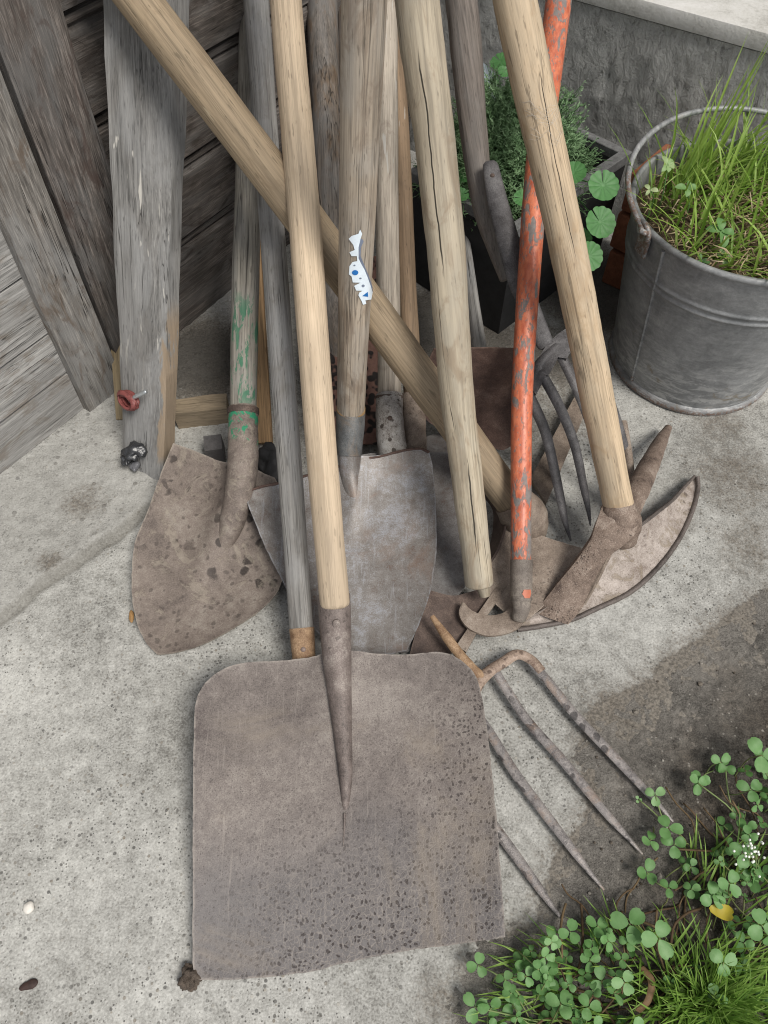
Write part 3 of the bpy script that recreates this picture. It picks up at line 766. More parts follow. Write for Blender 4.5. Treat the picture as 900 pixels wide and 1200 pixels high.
# ------------------------------------------------------------------ 1 large square shovel in front
zf = lambda u, v: .010 + .048 * (1120 - v) / 350
fs = thing('square_shovel', 'large rust brown square shovel with pale ash handle in front of all the tools', 'shovel', G(405, 960))
out = [(231, 826), (238, 807), (255, 789), (278, 778), (320, 775), (367, 771), (395, 762), (427, 765), (479, 768), (511, 764), (530, 768), (549, 782), (560, 800), (567, 840), (574, 896), (581, 971), (590, 1097), (553, 1104), (483, 1113), (413, 1127), (367, 1139), (311, 1146), (273, 1148), (245, 1148), (230, 1147), (227, 1134), (228, 1027), (229, 887)]
def dfs(x, y, e):
    side = min(1, abs(x) / .16)
    return .013 * side ** 3 + .008 * math.exp(-((x + .005) / .026) ** 2) * max(0, min(1, y / .10)) ** 1.5 - .006 * max(0, -y / .16) ** 2 * (1 - side)
blade('blade', out, zf, R_front, fs, thick=.0022, dish=.006, disp=dfs, pole=(410, 950), rings=22, res=.005)
bz = lambda v: zf(0, v) - .004
tube('socket', [G(391, 697, .094), G(395, 770, .068), G(401, 850, .0475), G(405, 905, .037), G(405, 938, .0285), G(404, 953, .022)], [.0187, .0175, .0155, .0125, .0095, .007, .003], R_sock, fs, n=50, segs=28, up=Vector((1, 0, 0)), rough=.02)
hp = [G(392, 706, .096), D(335, 0, .82), D(335, 0, .82) + (D(335, 0, .82) - G(392, 706, .096)) * .42]
handle('handle', [hp[0], hp[1], hp[2]], [.0165, .0172, .0176, .0172, .0170], M_pale, fs, seed=1, wob=.002)
ax = (hp[1] - hp[0]).normalized()
p, nn = face_pt(G(394, 727, .084), ax, .0175); rivet(p, .0045, R_sock, fs, nn)
# crack in the blade below the ridge
tube('split', [G(404, 953, bz(953) - .0006), G(403.5, 966, bz(966) - .001), G(403, 978, bz(978) - .0014), G(402, 992, bz(992) - .002)], [.0017, .0011, .0006, .0003], R_sock, fs, n=12, segs=6)

# ------------------------------------------------------------------ 2 round shovel at the left
rz = lambda u, v: .008 + .052 * (765 - v) / 240
rs = thing('round_shovel', 'muddy round-point shovel with green paint on its socket beside the grey plank', 'shovel', G(230, 690))
out = [(203, 519), (235, 531), (263, 543), (290, 552), (322, 560), (338, 585), (341, 625), (330, 687), (313, 710), (280, 733), (240, 755), (200, 767), (184, 767), (172, 756), (162, 740), (154, 700), (155, 647), (163, 620), (172, 603), (188, 555)]
def drs(x, y, e):
    d = (x - .012) * .95 - y * .31      # ridge axis runs down-left
    return .024 * math.exp(-(d / .021) ** 2) * max(0, min(1, (y + .075) / .13)) ** 1.3
blade('blade', out, rz, R_round, rs, dish=.014, disp=drs, pole=(245, 660), rings=18, seed=4)
tube('socket', [G(285, 478, .115), G(285, 535, .088), G(281, 575, .065), G(271, 615, .040), G(257, 655, .012)], [.0192, .0195, .019, .0165, .008], R_grn, rs, n=44, segs=26, rough=.05, rs=60)
b0 = G(285, 482, .114); t0 = D(297, -40, 1.06)
handle('handle', [b0, t0], [.0172, .0178, .0172, .017], M_green, rs, seed=2)
V, F = tube_geo([b0 + (t0 - b0).normalized() * k for k in (-.004, 0, .004)], [.0200, .0206, .0200], segs=24)
obj('collar', V, F, R_dark, rs, frame(b0, t0 - b0))

# ------------------------------------------------------------------ 3 silvered handle with rusty ferrule
gh = thing('weeding_hoe', 'thin silver grey handle ending in a rusty ferrule behind the front shovel', 'hoe', G(357, 765))
b0 = G(354, 742, .052); t0 = D(299, 0, .985)
handle('handle', [b0, t0, t0 + (t0 - b0) * .06], [.0138, .0145, .0152, .016, .0165], M_grey, gh, seed=3)
dd = (t0 - b0).normalized()
tube('ferrule', [b0 - dd * .033, b0 + dd * .006], [.0132, .0145], R_orange, gh, n=8, segs=22, rough=.02)
tube('neck', [b0 - dd * .032, b0 - dd * .05, b0 - dd * .06 + Vector((.0, -.01, -.012))], [.005, .0045, .004], R_dark, gh, n=8, segs=10)
loft('hoe_blade', [b0 - dd * .055 + Vector((-.028, -.008, -.004)), b0 - dd * .075 + Vector((-.035, -.018, -.012))], [b0 - dd * .055 + Vector((.028, -.008, -.004)), b0 - dd * .075 + Vector((.035, -.018, -.012))], R_dark, gh, n=6, thick=.002)
p, nn = face_pt(b0 - dd * .018, dd, .0137); rivet(p, .003, R_bolt, gh, nn)

# ------------------------------------------------------------------ 4 scoured steel shovel with the sticker handle
mz = lambda u, v: .012 + .072 * (765 - v) / 235
ms = thing('scoured_shovel', 'shiny scoured steel shovel with a torn fish sticker on its worn handle', 'shovel', G(440, 765))
out = [(285, 577), (304, 570), (327, 565), (360, 556), (398, 545), (420, 536), (440, 535), (460, 530), (478, 526), (493, 525), (503, 529), (507, 545), (510, 580), (512, 620), (512, 647), (505, 693), (493, 727), (477, 763), (447, 769), (417, 768), (390, 760), (373, 743), (337, 693), (310, 640)]
def dms(x, y, e): return .006 * math.exp(-((x + .02 - y * .15) / .013) ** 2) * max(0, min(1, (y + .02) / .05))
blade('blade', out, mz, R_mid, ms, dish=.012, disp=dms, pole=(425, 640), rings=18, seed=7)
b0 = G(411, 486, .12); t0 = D(427, 0, .62)
tube('socket', [b0 + (t0 - b0).normalized() * .004, G(410, 510, .107), G(409, 534, .09)], [.0186, .0178, .0155], R_blue, ms, n=16, segs=24, rough=.02)
tube('ridge', [G(409, 530, .092), G(411, 560, .068), G(420, 615, .040), G(434, 665, .021)], [.0150, .0120, .0085, .003], R_mid, ms, n=36, segs=24, rough=.04)
tube('top_lip', [G(u, v + 1, mz(u, v) + .0005) for u, v in out[:11]], [.0016] * 4, R_red, ms, n=60, segs=8, rough=.3, rs=120)
M_stick = M_tan
hd = handle('handle', [b0, t0, t0 + (t0 - b0) * .9], [.0175, .0180, .0185, .0188, .0190, .0190], M_stick, ms, seed=4, wob=.0002, rough=.012)
dd = (t0 - b0).normalized()
p, nn = face_pt(G(414, 505, .092), dd, .017); rivet(p, .0032, R_orange, ms, nn)
tube('tide_mark', [b0 + dd * .004, b0 + dd * .012], [.0183, .0182], plain('orange_tide_mark', (.3, .19, .09)), ms, n=4, segs=28)

# sticker laid on the shaft (traced outline, curved onto the round wood)
def on_shaft(u, v, A, B, r):
    ax = (B - A).normalized(); d = ray(u, v).normalized(); o = CAM - A
    dp = d - ax * d.dot(ax); op = o - ax * o.dot(ax)
    a = dp.dot(dp); b = 2 * dp.dot(op); c_ = op.dot(op) - r * r
    disc = b * b - 4 * a * c_
    if disc < 0: disc = 0
    return CAM + d * ((-b - math.sqrt(disc)) / (2 * a))
def decal(name, poly, mat, parent, A, B, r):
    bm = bmesh.new(); vs = [bm.verts.new((x, y, 0)) for x, y in poly]
    es = [bm.edges.new((vs[i], vs[(i + 1) % len(vs)])) for i in range(len(vs))]
    bmesh.ops.triangle_fill(bm, edges=es, use_beauty=True, use_dissolve=False)
    bmesh.ops.subdivide_edges(bm, edges=bm.edges[:], cuts=2, use_grid_fill=True)
    bm.verts.ensure_lookup_table()
    V = [on_shaft(v.co.x, v.co.y, A, B, r) for v in bm.verts]
    F = [tuple(v.index for v in f.verts) for f in bm.faces]; bm.free()
    return obj(name, V, F, mat, parent, frame(V[0], (B - A)))
stp = lambda l: [(380 + x / 10, 250 + y / 10) for x, y in l]
SA, SB = b0, t0
SA2 = b0.lerp(SA, .0)
fish = [(420, 190), (445, 240), (425, 300), (402, 400), (402, 530), (432, 590), (472, 660), (512, 760), (547, 860), (568, 925), (550, 1010), (482, 1020), (492, 1060), (455, 1072), (438, 1030), (400, 960), (410, 930), (448, 908), (375, 905), (350, 850), (424, 813), (335, 810), (320, 740), (288, 715), (295, 620), (332, 570), (386, 560), (382, 502), (320, 502), (295, 455), (357, 430), (340, 370), (285, 300), (320, 265), (400, 240)]
def shaft_r(): return .0186
M_sw = plain('sticker_white', (.72, .80, .87), var=.08, rough=.45); M_sb = plain('sticker_blue', (.02, .16, .47), var=.15, rough=.45); M_sn = plain('sticker_shade', (.17, .20, .27), var=.2, rough=.5)
shadow = [(x + (26 if x > 395 else -12), y + 14) for x, y in fish]
st_ = decal('sticker', stp(fish), M_sw, ms, SA, SB, .0191)
def eye(cx, cy, rx, ry, n=14): return [(cx + rx * math.cos(2 * PI * k / n), cy + ry * math.sin(2 * PI * k / n)) for k in range(n)]
decal('blue_print', stp(eye(362, 695, 38, 30)), M_sb, st_, SA, SB, .0194)
decal('blue_print', stp([(445, 970), (510, 920), (515, 978)]), M_sb, st_, SA, SB, .0194)
decal('grey_print', stp(eye(456, 850, 18, 16)), M_sn, st_, SA, SB, .0194)
decal('grey_print', stp(eye(424, 762, 14, 9)), M_sn, st_, SA, SB, .0194)
decal('grey_print', stp(eye(354, 610, 12, 9)), M_sn, st_, SA, SB, .0194)
decal('blue_edge', stp([(402, 400), (425, 300), (445, 300), (462, 330), (430, 400), (425, 500), (470, 610), (520, 730), (565, 860), (569, 925), (547, 860), (512, 760), (472, 660), (432, 590), (402, 530)]), M_sn, st_, SA, SB, .0188)

# ------------------------------------------------------------------ 5 shovel behind it with limescaled socket
wz = lambda u, v: .006 + .052 * (760 - v) / 235
wsT = thing('dull_shovel', 'dull grey shovel with a white crusted socket half hidden behind the scoured one', 'shovel', G(500, 740))
out = [(400, 540), (430, 531), (470, 529), (505, 530), (533, 530), (538, 560), (542, 613), (548, 683), (527, 712), (493, 760), (470, 766), (440, 740), (415, 680), (402, 610)]
blade('blade', out, wz, R_mid2, wsT, dish=.006, seed=9)
b0 = G(456, 466, .098); t0 = D(452, 0, 1.02)
tube('socket', [b0 + (t0 - b0).normalized() * .003, G(457, 500, .082), G(460, 528, .066), G(463, 565, .040)], [.0178, .0185, .0195, .012], R_lime, wsT, n=30, segs=24, rough=.05, rs=70)
handle('handle', [b0, t0, t0 + (t0 - b0) * .05], [.0155, .0155, .0155, .0155], M_white, wsT, seed=5)
V, F = tube_geo([b0 + (t0 - b0).normalized() * k for k in (-.0015, .002)], [.0188, .0188], segs=24); obj('collar', V, F, R_dark, wsT, frame(b0, t0 - b0))
p, nn = face_pt(G(457, 492, .086), (t0 - b0).normalized(), .0183); rivet(p, .0035, R_dark, wsT, nn)

# ------------------------------------------------------------------ 6 brown handle with crusted socket
bh = thing('dung_hoe', 'brown varnished handle with a pale crusted iron socket behind the crossing handle', 'hoe', G(482, 540))
b0 = G(484, 470, .085); t0 = D(461, 0, 1.13)
handle('handle', [b0, t0], [.0128, .0132, .0135], M_brown, bh, seed=6)
tube('socket', [b0 + (t0 - b0).normalized() * .01, G(485, 500, .066), G(487, 530, .045)], [.0158, .0165, .0155], R_tan, bh, n=20, segs=20, rough=.1, rs=80)
blade('blade', [(470, 522), (520, 505), (560, 498), (565, 522), (545, 535), (500, 545), (470, 545)], lambda u, v: .032, R_mid2, bh, seed=12)

# ------------------------------------------------------------------ 7 red-brown spade standing behind the pole
sz_ = lambda u, v: .045 + .135 * (512 - v) / 104
sp = thing('spade', 'red brown rusty spade blade with a thin grey handle behind the thick pole', 'spade', G(560, 520))
out = [(508, 409), (553, 408), (600, 408), (618, 410), (622, 460), (617, 512), (590, 528), (550, 520), (520, 505), (499, 494), (489, 474), (494, 440)]
blade('blade', out, sz_, R_red, sp, dish=.006, seed=13)
b0 = G(568, 450, .10); t0 = D(537, 250, 1.19)
handle('handle', [b0, t0, t0 + (t0 - b0) * 2.0], [.0105, .0115, .012], M_grey, sp, seed=7)

# ------------------------------------------------------------------ 8 long handle crossing diagonally, hoe head under the red tool
dg = thing('grub_hoe', 'long honey brown handle crossing diagonally in front of the plank to a cup-shaped hoe', 'hoe', G(610, 660))
b0 = G(606, 594, .052); t0 = D(165, 0, .785)
dd = (t0 - b0).normalized()
handle('handle', [b0, t0, t0 + dd * .16], [.0215, .0226, .0228, .0224, .022], M_honey, dg, seed=8, wob=.004)
tube('eye', [b0 + dd * .012, b0, b0 - dd * .018, b0 - dd * .034, b0 - dd * .046, b0 - dd * .053], [.0248, .028, .030, .028, .022, .010], R_tan, dg, n=24, segs=26, rough=.06, rs=40)
blade('blade', [(592, 596), (600, 612), (640, 630), (682, 642), (672, 668), (655, 692), (625, 722), (607, 733), (590, 716), (574, 702), (574, 662), (586, 632)], lambda u, v: .016 + .022 * (735 - v) / 120, R_tan, dg, thick=.003, dish=-.002, seed=15, pole=(620, 670))
loft('back_lip', [G(570, 570, .055), G(588, 590, .052), G(592, 612, .046), G(584, 640, .036), G(572, 662, .03)], [G(564, 580, .02), G(576, 595, .014), G(578, 615, .012), G(574, 638, .012), G(566, 655, .012)], R_dark, dg, n=24, thick=.003)

# ------------------------------------------------------------------ 9 thick barkless pole
po = thing('pole', 'thick barkless cracked pole standing on its sawn end between shovel and red tool', 'pole', G(561, 700))
b0 = G(560, 684, .052); t0 = D(489, 0, .745)
hm = D(527, 345, .825)
handle('shaft', [b0, hm, t0, t0 + (t0 - hm) * .75], [.0170, .0182, .0194, .0204, .0212, .0218, .022], M_pole, po, seed=9, wob=.006, rough=.07, capround=.2)
dd = (hm - b0).normalized()
p, nn = face_pt(G(553, 664, .06), dd, .0175); rivet(p, .0028, R_dark, po, nn, 'nail')
tube('chipped_end', [b0 - dd * .002 + Vector((.006, -.002, .0)), b0 - dd * .013 + Vector((.007, -.003, .0))], [.0085, .0065], M_pole, po, n=6, segs=12, rough=.15)

# ------------------------------------------------------------------ 10 strapped fork behind the red tool
fk = thing('digging_fork', 'dark strapped garden fork with four curved black tines behind the red tool', 'garden fork', G(680, 600))
hA = G(599, 338, .262); hB = D(541, 0, 1.02); hC = D(562, 150, 1.0)
hA = D(591, 327, .985)
handle('handle', [hA, D(580, 292, .988), D(566, 240, .99), D(555, 150, 1.0), hB, hB + (hB - hC) * .6], [.006, .0125, .0168, .0192, .021, .0215, .0215], M_fork, fk, seed=10, wob=.001)
strap_pts = [D(575, 195, .962), D(583, 235, .956), D(592, 268, .952), D(600, 298, .95), D(609, 330, .958), D(624, 368, .97), D(638, 401, .982)]
tube('strap', strap_pts, [.010, .0125, .0135, .0145, .0145, .0125, .0115], R_fork, fk, n=40, segs=18, flat=.28, up=Vector((1, 0, 0)), capround=.8)
rivet(D(577, 206, .957), .003, R_dark, fk, (CAM - D(577, 206, .963)).normalized())
cb = [G(617, 462, .148), G(628, 432, .158), G(648, 409, .165), G(672, 388, .168)]
blade('web', [(620, 452), (626, 428), (640, 404), (662, 384), (682, 378), (690, 392), (674, 402), (664, 420), (656, 414), (650, 428), (642, 440), (634, 436), (628, 462)], lambda u, v: .170 - .02 * (v - 400) / 60, R_fork, fk, thick=.007, seed=44, rings=8)
tube('crossbar', cb, [.0055, .006, .006, .0055], R_fork, fk, n=24, segs=12, flat=.6)
for T in ([(618, 460, .148), (629, 482, .13), (641, 513, .10), (656, 580, .05), (662, 610, .03), (669, 634, .008)], [(630, 430, .158), (655, 475, .13), (673, 520, .09), (684, 570, .05), (689, 595, .03), (692, 616, .01)],
          [(652, 405, .165), (678, 460, .13), (698, 515, .085), (712, 565, .04), (716, 585, .022), (720, 604, .008)], [(674, 388, .168), (702, 440, .13), (722, 490, .09), (734, 530, .05), (738, 548, .03), (742, 566, .01)]):
    tube('tine', T, [.0072, .0072, .007, .0066, .0055, .0012], R_fork, fk, n=36, segs=10, flat=.62, up=Vector((1, .3, 0)))
bar = thing('iron_bar', 'rusty brown flat bar lying slanted under the black fork tines', 'bar', G(655, 520))
loft('bar_body', [(684, 445, .022), (622, 560, .022)], [(698, 455, .022), (640, 590, .022)], R_tan, bar, n=12, thick=.006)

# ------------------------------------------------------------------ 11 red painted bill hook
rd = thing('hook_tool', 'red painted pole with chipped paint and a curved iron hook at its foot', 'hook', G(600, 735))
b0 = G(611, 690, .052)
rp = [b0, G(611, 600, .09), D(613, 440, .925), D(627, 228, .935), D(642, 100, .95), D(657, -20, .965), D(669, -120, .975)]
handle('handle', rp, [.0122, .0125, .0128, .0136, .0146, .0155, .0165, .017], M_red, rd, seed=11, wob=.0006, rough=.02)
tube('ferrule', [G(611, 704, .045), G(611, 656, .069)], [.0126, .0133], R_tan2, rd, n=10, segs=22, rough=.015)
tube('shank', [G(611, 701, .046), G(611, 712, .040), G(608, 724, .031)], [.0112, .0105, .0085], R_tan2, rd, n=14, segs=18, flat=.8, rough=.05, capround=.5)
on = lambda u, v: on_shaft(u, v, G(611, 704, .045), G(611, 656, .069), .0136)
V = [on(u, v) for v, us in ((691, (614, 618, 622)), (696, (612, 617, 622.5)), (701, (615, 617, 621))) for u in us]
obj('paint_patch', V, [(r * 3 + k, r * 3 + k + 1, r * 3 + k + 4, r * 3 + k + 3) for r in (0, 1) for k in (0, 1)], plain('bright_red_paint', (.42, .125, .068), var=.15, rough=.5), rd)
loft('hook_blade', [(541, 706, .030), (538, 718, .028), (543, 730, .026), (554, 739, .024), (572, 745, .022), (594, 742, .024), (610, 733, .028), (622, 711, .034), (621, 700, .037)],
     [(545, 707, .030), (549, 712, .028), (556, 717, .026), (565, 720, .024), (577, 721, .024), (590, 718, .026), (598, 711, .029), (601, 705, .033), (602, 699, .037)], R_tan, rd, n=44, m=6, thick=.004, bulge=.0015)

# ------------------------------------------------------------------ 12 mattock
mk = thing('mattock', 'mattock with bare hazel handle, pick point and broad adze beside the bucket', 'mattock', G(725, 640))
b0 = G(726, 604, .086); t0 = D(605, 0, .77)
hm = D(662, 262, .838)
dd = (hm - b0).normalized()
handle('handle', [b0 - dd * .012, hm, t0, t0 + (t0 - hm) * .35], [.0178, .0184, .0194, .0202, .0208, .0212, .0212], M_mat, mk, seed=12, wob=.005, rough=.06)
tube('eye', [b0 - dd * .034, b0 - dd * .025, b0 - dd * .012, b0 + dd * .0, b0 + dd * .008], [.0150, .0215, .0236, .0240, .0222], R_matt, mk, n=24, segs=26, rough=.09, rs=50, capround=.5)
loft('adze', [(706, 592, .096), (699, 612, .092), (692, 632, .082), (677, 655, .064), (658, 678, .045), (643, 697, .030), (627, 718, .012)],
     [(748, 610, .096), (744, 626, .090), (727, 642, .079), (714, 653, .068), (700, 680, .046), (684, 710, .024), (666, 732, .010)], R_matt, mk, n=40, m=10, thick=.010, bulge=.005, jit=.0014, taper=lambda s_: 1.3 - s_)
loft('adze_spine', [(712, 652, .0705), (699, 682, .0475), (684, 708, .0265)], [(717, 650, .0685), (702, 681, .045), (686, 709, .023)], R_tan, mk, n=14, m=4, thick=.004)
tube('pick', [G(732, 602, .088), G(748, 572, .078), G(763, 540, .056), G(774, 517, .036), G(783, 501, .020)], [.0165, .0150, .0130, .0105, .0055], R_matt, mk, n=36, segs=10, flat=.75, rough=.06, rs=60, up=Vector((1, .4, 0)), capround=.6)
web = thing('spider_web', 'wisps of grey cobweb stuck round the mattock handle', 'cobweb', D(625, 140, .79))
gW = Geo()
rnd = random.Random(5)
for k in range(11):
    v0 = 118 + rnd.random() * 44; c = 632 + (v0 - 140) * .2
    P = []
    for q in range(7):
        f = q / 6
        P.append(on_shaft(c - 23 + 46 * f + rnd.uniform(-1, 1), v0 + (rnd.random() - .3) * 26 * f, hm, t0, .0216 + rnd.random() * .0008))
    V, F = tube_geo(P, [.00012] * 7, segs=4); gW.add(V, F, .5)
gW.build('web_threads', plain('cobweb', (.5, .47, .42), rough=.9), web)

# ------------------------------------------------------------------ 13 crescent blade under the mattock
cr = thing('crescent_blade', 'pale rusty crescent blade with a dark rolled edge under the mattock head', 'blade', G(740, 690))
O = [(817, 559, .012), (818, 572, .008), (812, 597, .007), (797, 630, .007), (773, 663, .007), (740, 693, .007), (700, 713, .008), (667, 727, .009), (633, 734, .010), (606, 738, .012)]
I = [(814, 558, .014), (800, 573, .026), (787, 587, .032), (768, 602, .036), (748, 618, .038), (726, 640, .038), (700, 664, .036), (670, 690, .03), (640, 712, .022), (603, 732, .014)]
loft('blade', I, O, R_cres, cr, n=60, m=12, thick=.003, bulge=-.007)
tube('rolled_edge', O, [.0032] * 4, R_edge, cr, n=70, segs=10, rough=.12, rs=120)
tube('top_edge', I[:6], [.002, .0026, .0026, .002], R_edge, cr, n=40, segs=8, rough=.12, rs=120)
tube('tang', [G(742, 632, .036), G(741, 590, .042), G(737, 540, .05), G(730, 495, .06)], [.005, .0055, .006, .006], R_tan, cr, n=24, segs=10)

# ------------------------------------------------------------------ rusty plates under the pole
hb = thing('hoe_blade', 'dark rusty broken hoe blade lying flat under the end of the thick pole', 'hoe blade', G(540, 740))
blade('blade', [(500, 690), (530, 700), (562, 690), (575, 700), (560, 730), (545, 760), (510, 772), (480, 768)], lambda u, v: .010 + .012 * (770 - v) / 80, R_dark, hb, thick=.003, dish=.002, seed=21)
loft('rib', [(584, 684, .026), (558, 722, .022), (535, 756, .018)], [(592, 690, .026), (567, 727, .022), (546, 764, .018)], R_tan, hb, n=14, m=4, thick=.005)

# ------------------------------------------------------------------ 14 fork head on the ground
fh = thing('fork_head', 'loose fork head without handle, orange tang and four straight tines on the concrete', 'fork head', G(650, 890))
tube('tang', [G(506, 722, .042), G(528, 753, .034), G(551, 782, .025), G(564, 795, .020)], [.003, .0058, .0062, .0075], R_orange, fh, n=28, segs=12, flat=.7, rough=.06, rs=90)
tube('crossbar', [G(528, 880, .016), G(540, 838, .018), G(556, 805, .020), G(572, 788, .021), G(590, 776, .022), G(606, 767, .021), G(622, 773, .019), (635, 787, .017)], [.0062, .0066, .0085, .0088, .0068, .0064, .0064, .006], R_pink, fh, n=48, segs=12, flat=.6, rough=.06, rs=90)
for T in ([(618, 770, .0195), (642, 798, .016), (676, 840, .013), (722, 889, .012), (760, 930, .012), (774, 945, .012), (789, 963, .010)],
          [(580, 786, .0205), (598, 815, .017), (620, 847, .013), (661, 893, .011), (707, 949, .010), (733, 978, .010), (753, 1001, .008)],
          [(540, 815, .018), (569, 851, .014), (605, 908, .011), (650, 968, .010), (676, 1002, .010), (692, 1023, .009), (708, 1043, .007)],
          [(528, 880, .016), (556, 935, .012), (582, 972, .010), (612, 1013, .009), (637, 1048, .008), (650, 1066, .007), (660, 1078, .006)]):
    tube('tine', T, [.0054, .0055, .0056, .0056, .0053, .0043, .0010], R_tine, fh, n=60, segs=10, flat=.34, up=Vector((1, .6, 0)), rough=.02, rs=90)

# ------------------------------------------------------------------ other shafts at the back
d1 = thing('dark_handle', 'dark oak handle leaning on the shed wall behind the pale ash handle', 'handle', G(395, 430))
handle('shaft', [G(398, 440, .03), D(386, 220, 1.10), D(376, -40, 1.16)], [.019, .021, .0225, .0235], M_dark, d1, seed=14)
d2 = thing('brown_slat', 'narrow orange brown slat leaning just behind the green painted handle', 'slat', G(310, 530))
A0, A1 = G(309, 520, .015), D(277, -20, 1.15)
mm = frame(A0, A1 - A0); box('slat_body', mm, .026, .012, (A1 - A0).length, wood('orange_slat', (.26, .165, .085), across=180), d2, bev=.002)
d3 = thing('worn_stave', 'short dark stave between the worn sticker handle and the dark handle', 'stave', G(420, 420))
handle('shaft', [G(412, 450, .02), D(404, -30, 1.2)], [.012, .013, .013], M_dark, d3, seed=15)
d4 = thing('blue_slat', 'flaking blue grey slat behind the strapped fork handle', 'slat', D(566, 60, 1.3))
A0, A1 = D(578, 150, 1.33), D(556, -60, 1.36)
box('slat_body', frame(A0, A1 - A0), .028, .012, (A1 - A0).length, wood('blue_grey_slat', (.20, .235, .255), across=180, fleck=(.4, .4, .4)), d4, bev=.002)
# pierced rusty sheet in the gap
s = NT('pierced_rust'); c = s.coords(1, 1, 1, False)
v = s.voro(c, 110, 'SMOOTH_F1').outputs['Distance']
col = s.mix(s.step(v, .34, .46), (.016, .011, .010), s.mix(s.noise(c, 200, 4), (.10, .05, .038), (.24, .13, .10)))
M_pierce = s.fin(col, .8, 0, v, .8, .003)
ps = thing('rusty_grating', 'corroded pierced sheet in the dark gap behind the sticker handle', 'grating', G(420, 520))
loft('sheet', [D(360, 300, 1.17), G(362, 520, .02)], [D(450, 300, 1.17), G(446, 520, .02)], M_pierce, ps, n=20, m=10, thick=.003)
ck = thing('timber_block', 'small old timber block on the ground between plank and green painted handle', 'timber', G(240, 495))
tm = Matrix.Rotation(math.radians(8), 4, 'Z'); tm.translation = G(240, 492, .001)
V, F = box_geo(tm, .075, .03, .034, cuts=6, rough=.002, seed=5); obj('block_body', V, F, M_chunk, ck, tm, angle=50)
sb = thing('stone_block', 'dark square stone chip beside the round shovel socket', 'stone', G(256, 530))
tm = Matrix.Rotation(math.radians(12), 4, 'Z'); tm.translation = G(254, 535, .001)
V, F = box_geo(tm, .024, .026, .03, cuts=4, rough=.002, seed=6); obj('stone_body', V, F, plain('dark_stone', (.09, .085, .085)), sb, tm, angle=50)
cl = thing('black_rag', 'black crumpled rag in the gap beside the round shovel socket', 'rag', G(318, 548))

def lump(name, cen, rx, ry, rz_, mat, parent=None, amp=.25, fr=40, seed=0, sub=4, rot=0):
    bm = bmesh.new(); bmesh.ops.create_icosphere(bm, subdivisions=sub, radius=1)
    R = Matrix.Rotation(rot, 3, 'Z'); V = []
    for v in bm.verts:
        q = Vector((v.co.x * rx, v.co.y * ry, v.co.z * rz_)); k = 1 + amp * (nz(q, fr, seed) + .5 * nz(q, fr * 2.3, seed + 2))
        V.append(Vector(cen) + R @ (q * k))
    F = [tuple(x.index for x in f.verts) for f in bm.faces]; bm.free()
    return obj(name, V, F, mat, parent, Matrix.Translation(Vector(cen)), angle=60)
lump('rag_body', G(318, 545, .022), .022, .03, .022, plain('black_cloth', (.03, .03, .032)), cl, amp=.4, fr=60, seed=3)

# ------------------------------------------------------------------ plank with tape, bolt and strap
pk = thing('plank', 'thick silver grey plank, red tape and black strap near its foot', 'plank', G(170, 555))
BL, BR = G(145, 546, .002), G(190, 566, .002)
TL, TR = D(119, 0, .812), D(205, 0, .84)
TL2, TR2 = TL + (TL - BL) * .35, TR + (TR - BR) * .35
nrm = (BR - BL).cross(TL - BL).normalized()
if nrm.dot(CAM - BL) < 0: nrm = -nrm
nu, nv_ = 14, 70; thickp = .026
V = []; F = []
for side in (0, 1):
    for j in range(nv_ + 1):
        for i in range(nu + 1):
            f = i / nu; h = j / nv_
            p = BL.lerp(BR, f).lerp(TL2.lerp(TR2, f), h)
            e = min(f, 1 - f); rnd_e = .0022 * max(0, 1 - e / .06) ** 2
            q = .0012 * nz(p, 9, 2) + .0006 * nz(p, 50, 3) - rnd_e
            p = p + nrm * (q if side == 0 else -thickp - q * .5) + (BR - BL).normalized() * (.0022 * nz((h * 9, side, i > nu / 2), 1.3, 4) if i in (0, nu) else 0)
            if j == 0: p = p + Vector((0, 0, .004 * nz(p, 40, 5)))
            V.append(p)
wd = nu + 1; off = wd * (nv_ + 1)
for j in range(nv_):
    for i in range(nu):
        q = (j * wd + i, j * wd + i + 1, (j + 1) * wd + i + 1, (j + 1) * wd + i); F.append(q); F.append(tuple(x + off for x in reversed(q)))
    for i in (0, nu): F.append((j * wd + i, (j + 1) * wd + i, (j + 1) * wd + i + off, j * wd + i + off))
for j in (0, nv_):
    for i in range(nu): F.append((j * wd + i, j * wd + i + 1, j * wd + i + 1 + off, j * wd + i + off))
obj('plank_body', V, F, M_plank, pk, frame(BL, TL - BL, BR - BL), angle=45)
def on_plank(u, v, lift=0):
    d = ray(u, v); t = (BL - CAM).dot(nrm) / d.dot(nrm); return CAM + d * t + nrm * lift
tp = on_plank(155, 467, .006)
M_rt = plain('dull_red_tape', (.19, .055, .05), var=.6, scale=120, rough=.5, bs=.6)
gT = Geo(); rnd = random.Random(3)
for k in range(7):
    ang = rnd.uniform(0, PI); P = []
    e1 = (BR - BL).normalized(); e2 = nrm.cross(e1)
    tilt = rnd.uniform(-.5, .5); rr_ = rnd.uniform(.011, .016)
    for q in range(18):
        a = 2 * PI * q / 18
        P.append(tp + (e1 * math.cos(a) * rr_ * 1.15 + e2 * math.sin(a) * rr_ * .7) + nrm * (.005 * math.sin(a + ang) + k * .0008 + tilt * .006 * math.cos(a)))
    V, F = tube_geo(P, [.0034] * 18, segs=8, flat=.45, closed=True, rough=.3, rs=150, seed=k); gT.add(V, F, .5)
gT.build('red_tape', M_rt, pk, Matrix.Translation(tp))
tube('bolt', [on_plank(156, 469, .006), on_plank(166, 462, .013), on_plank(178, 456, .012)], [.0022, .0030, .0030], plain('bare_steel', (.55, .58, .6), var=.1, metal=.8, rough=.3), pk, n=12, segs=12, capround=.6)
kp = on_plank(163, 527, .006)
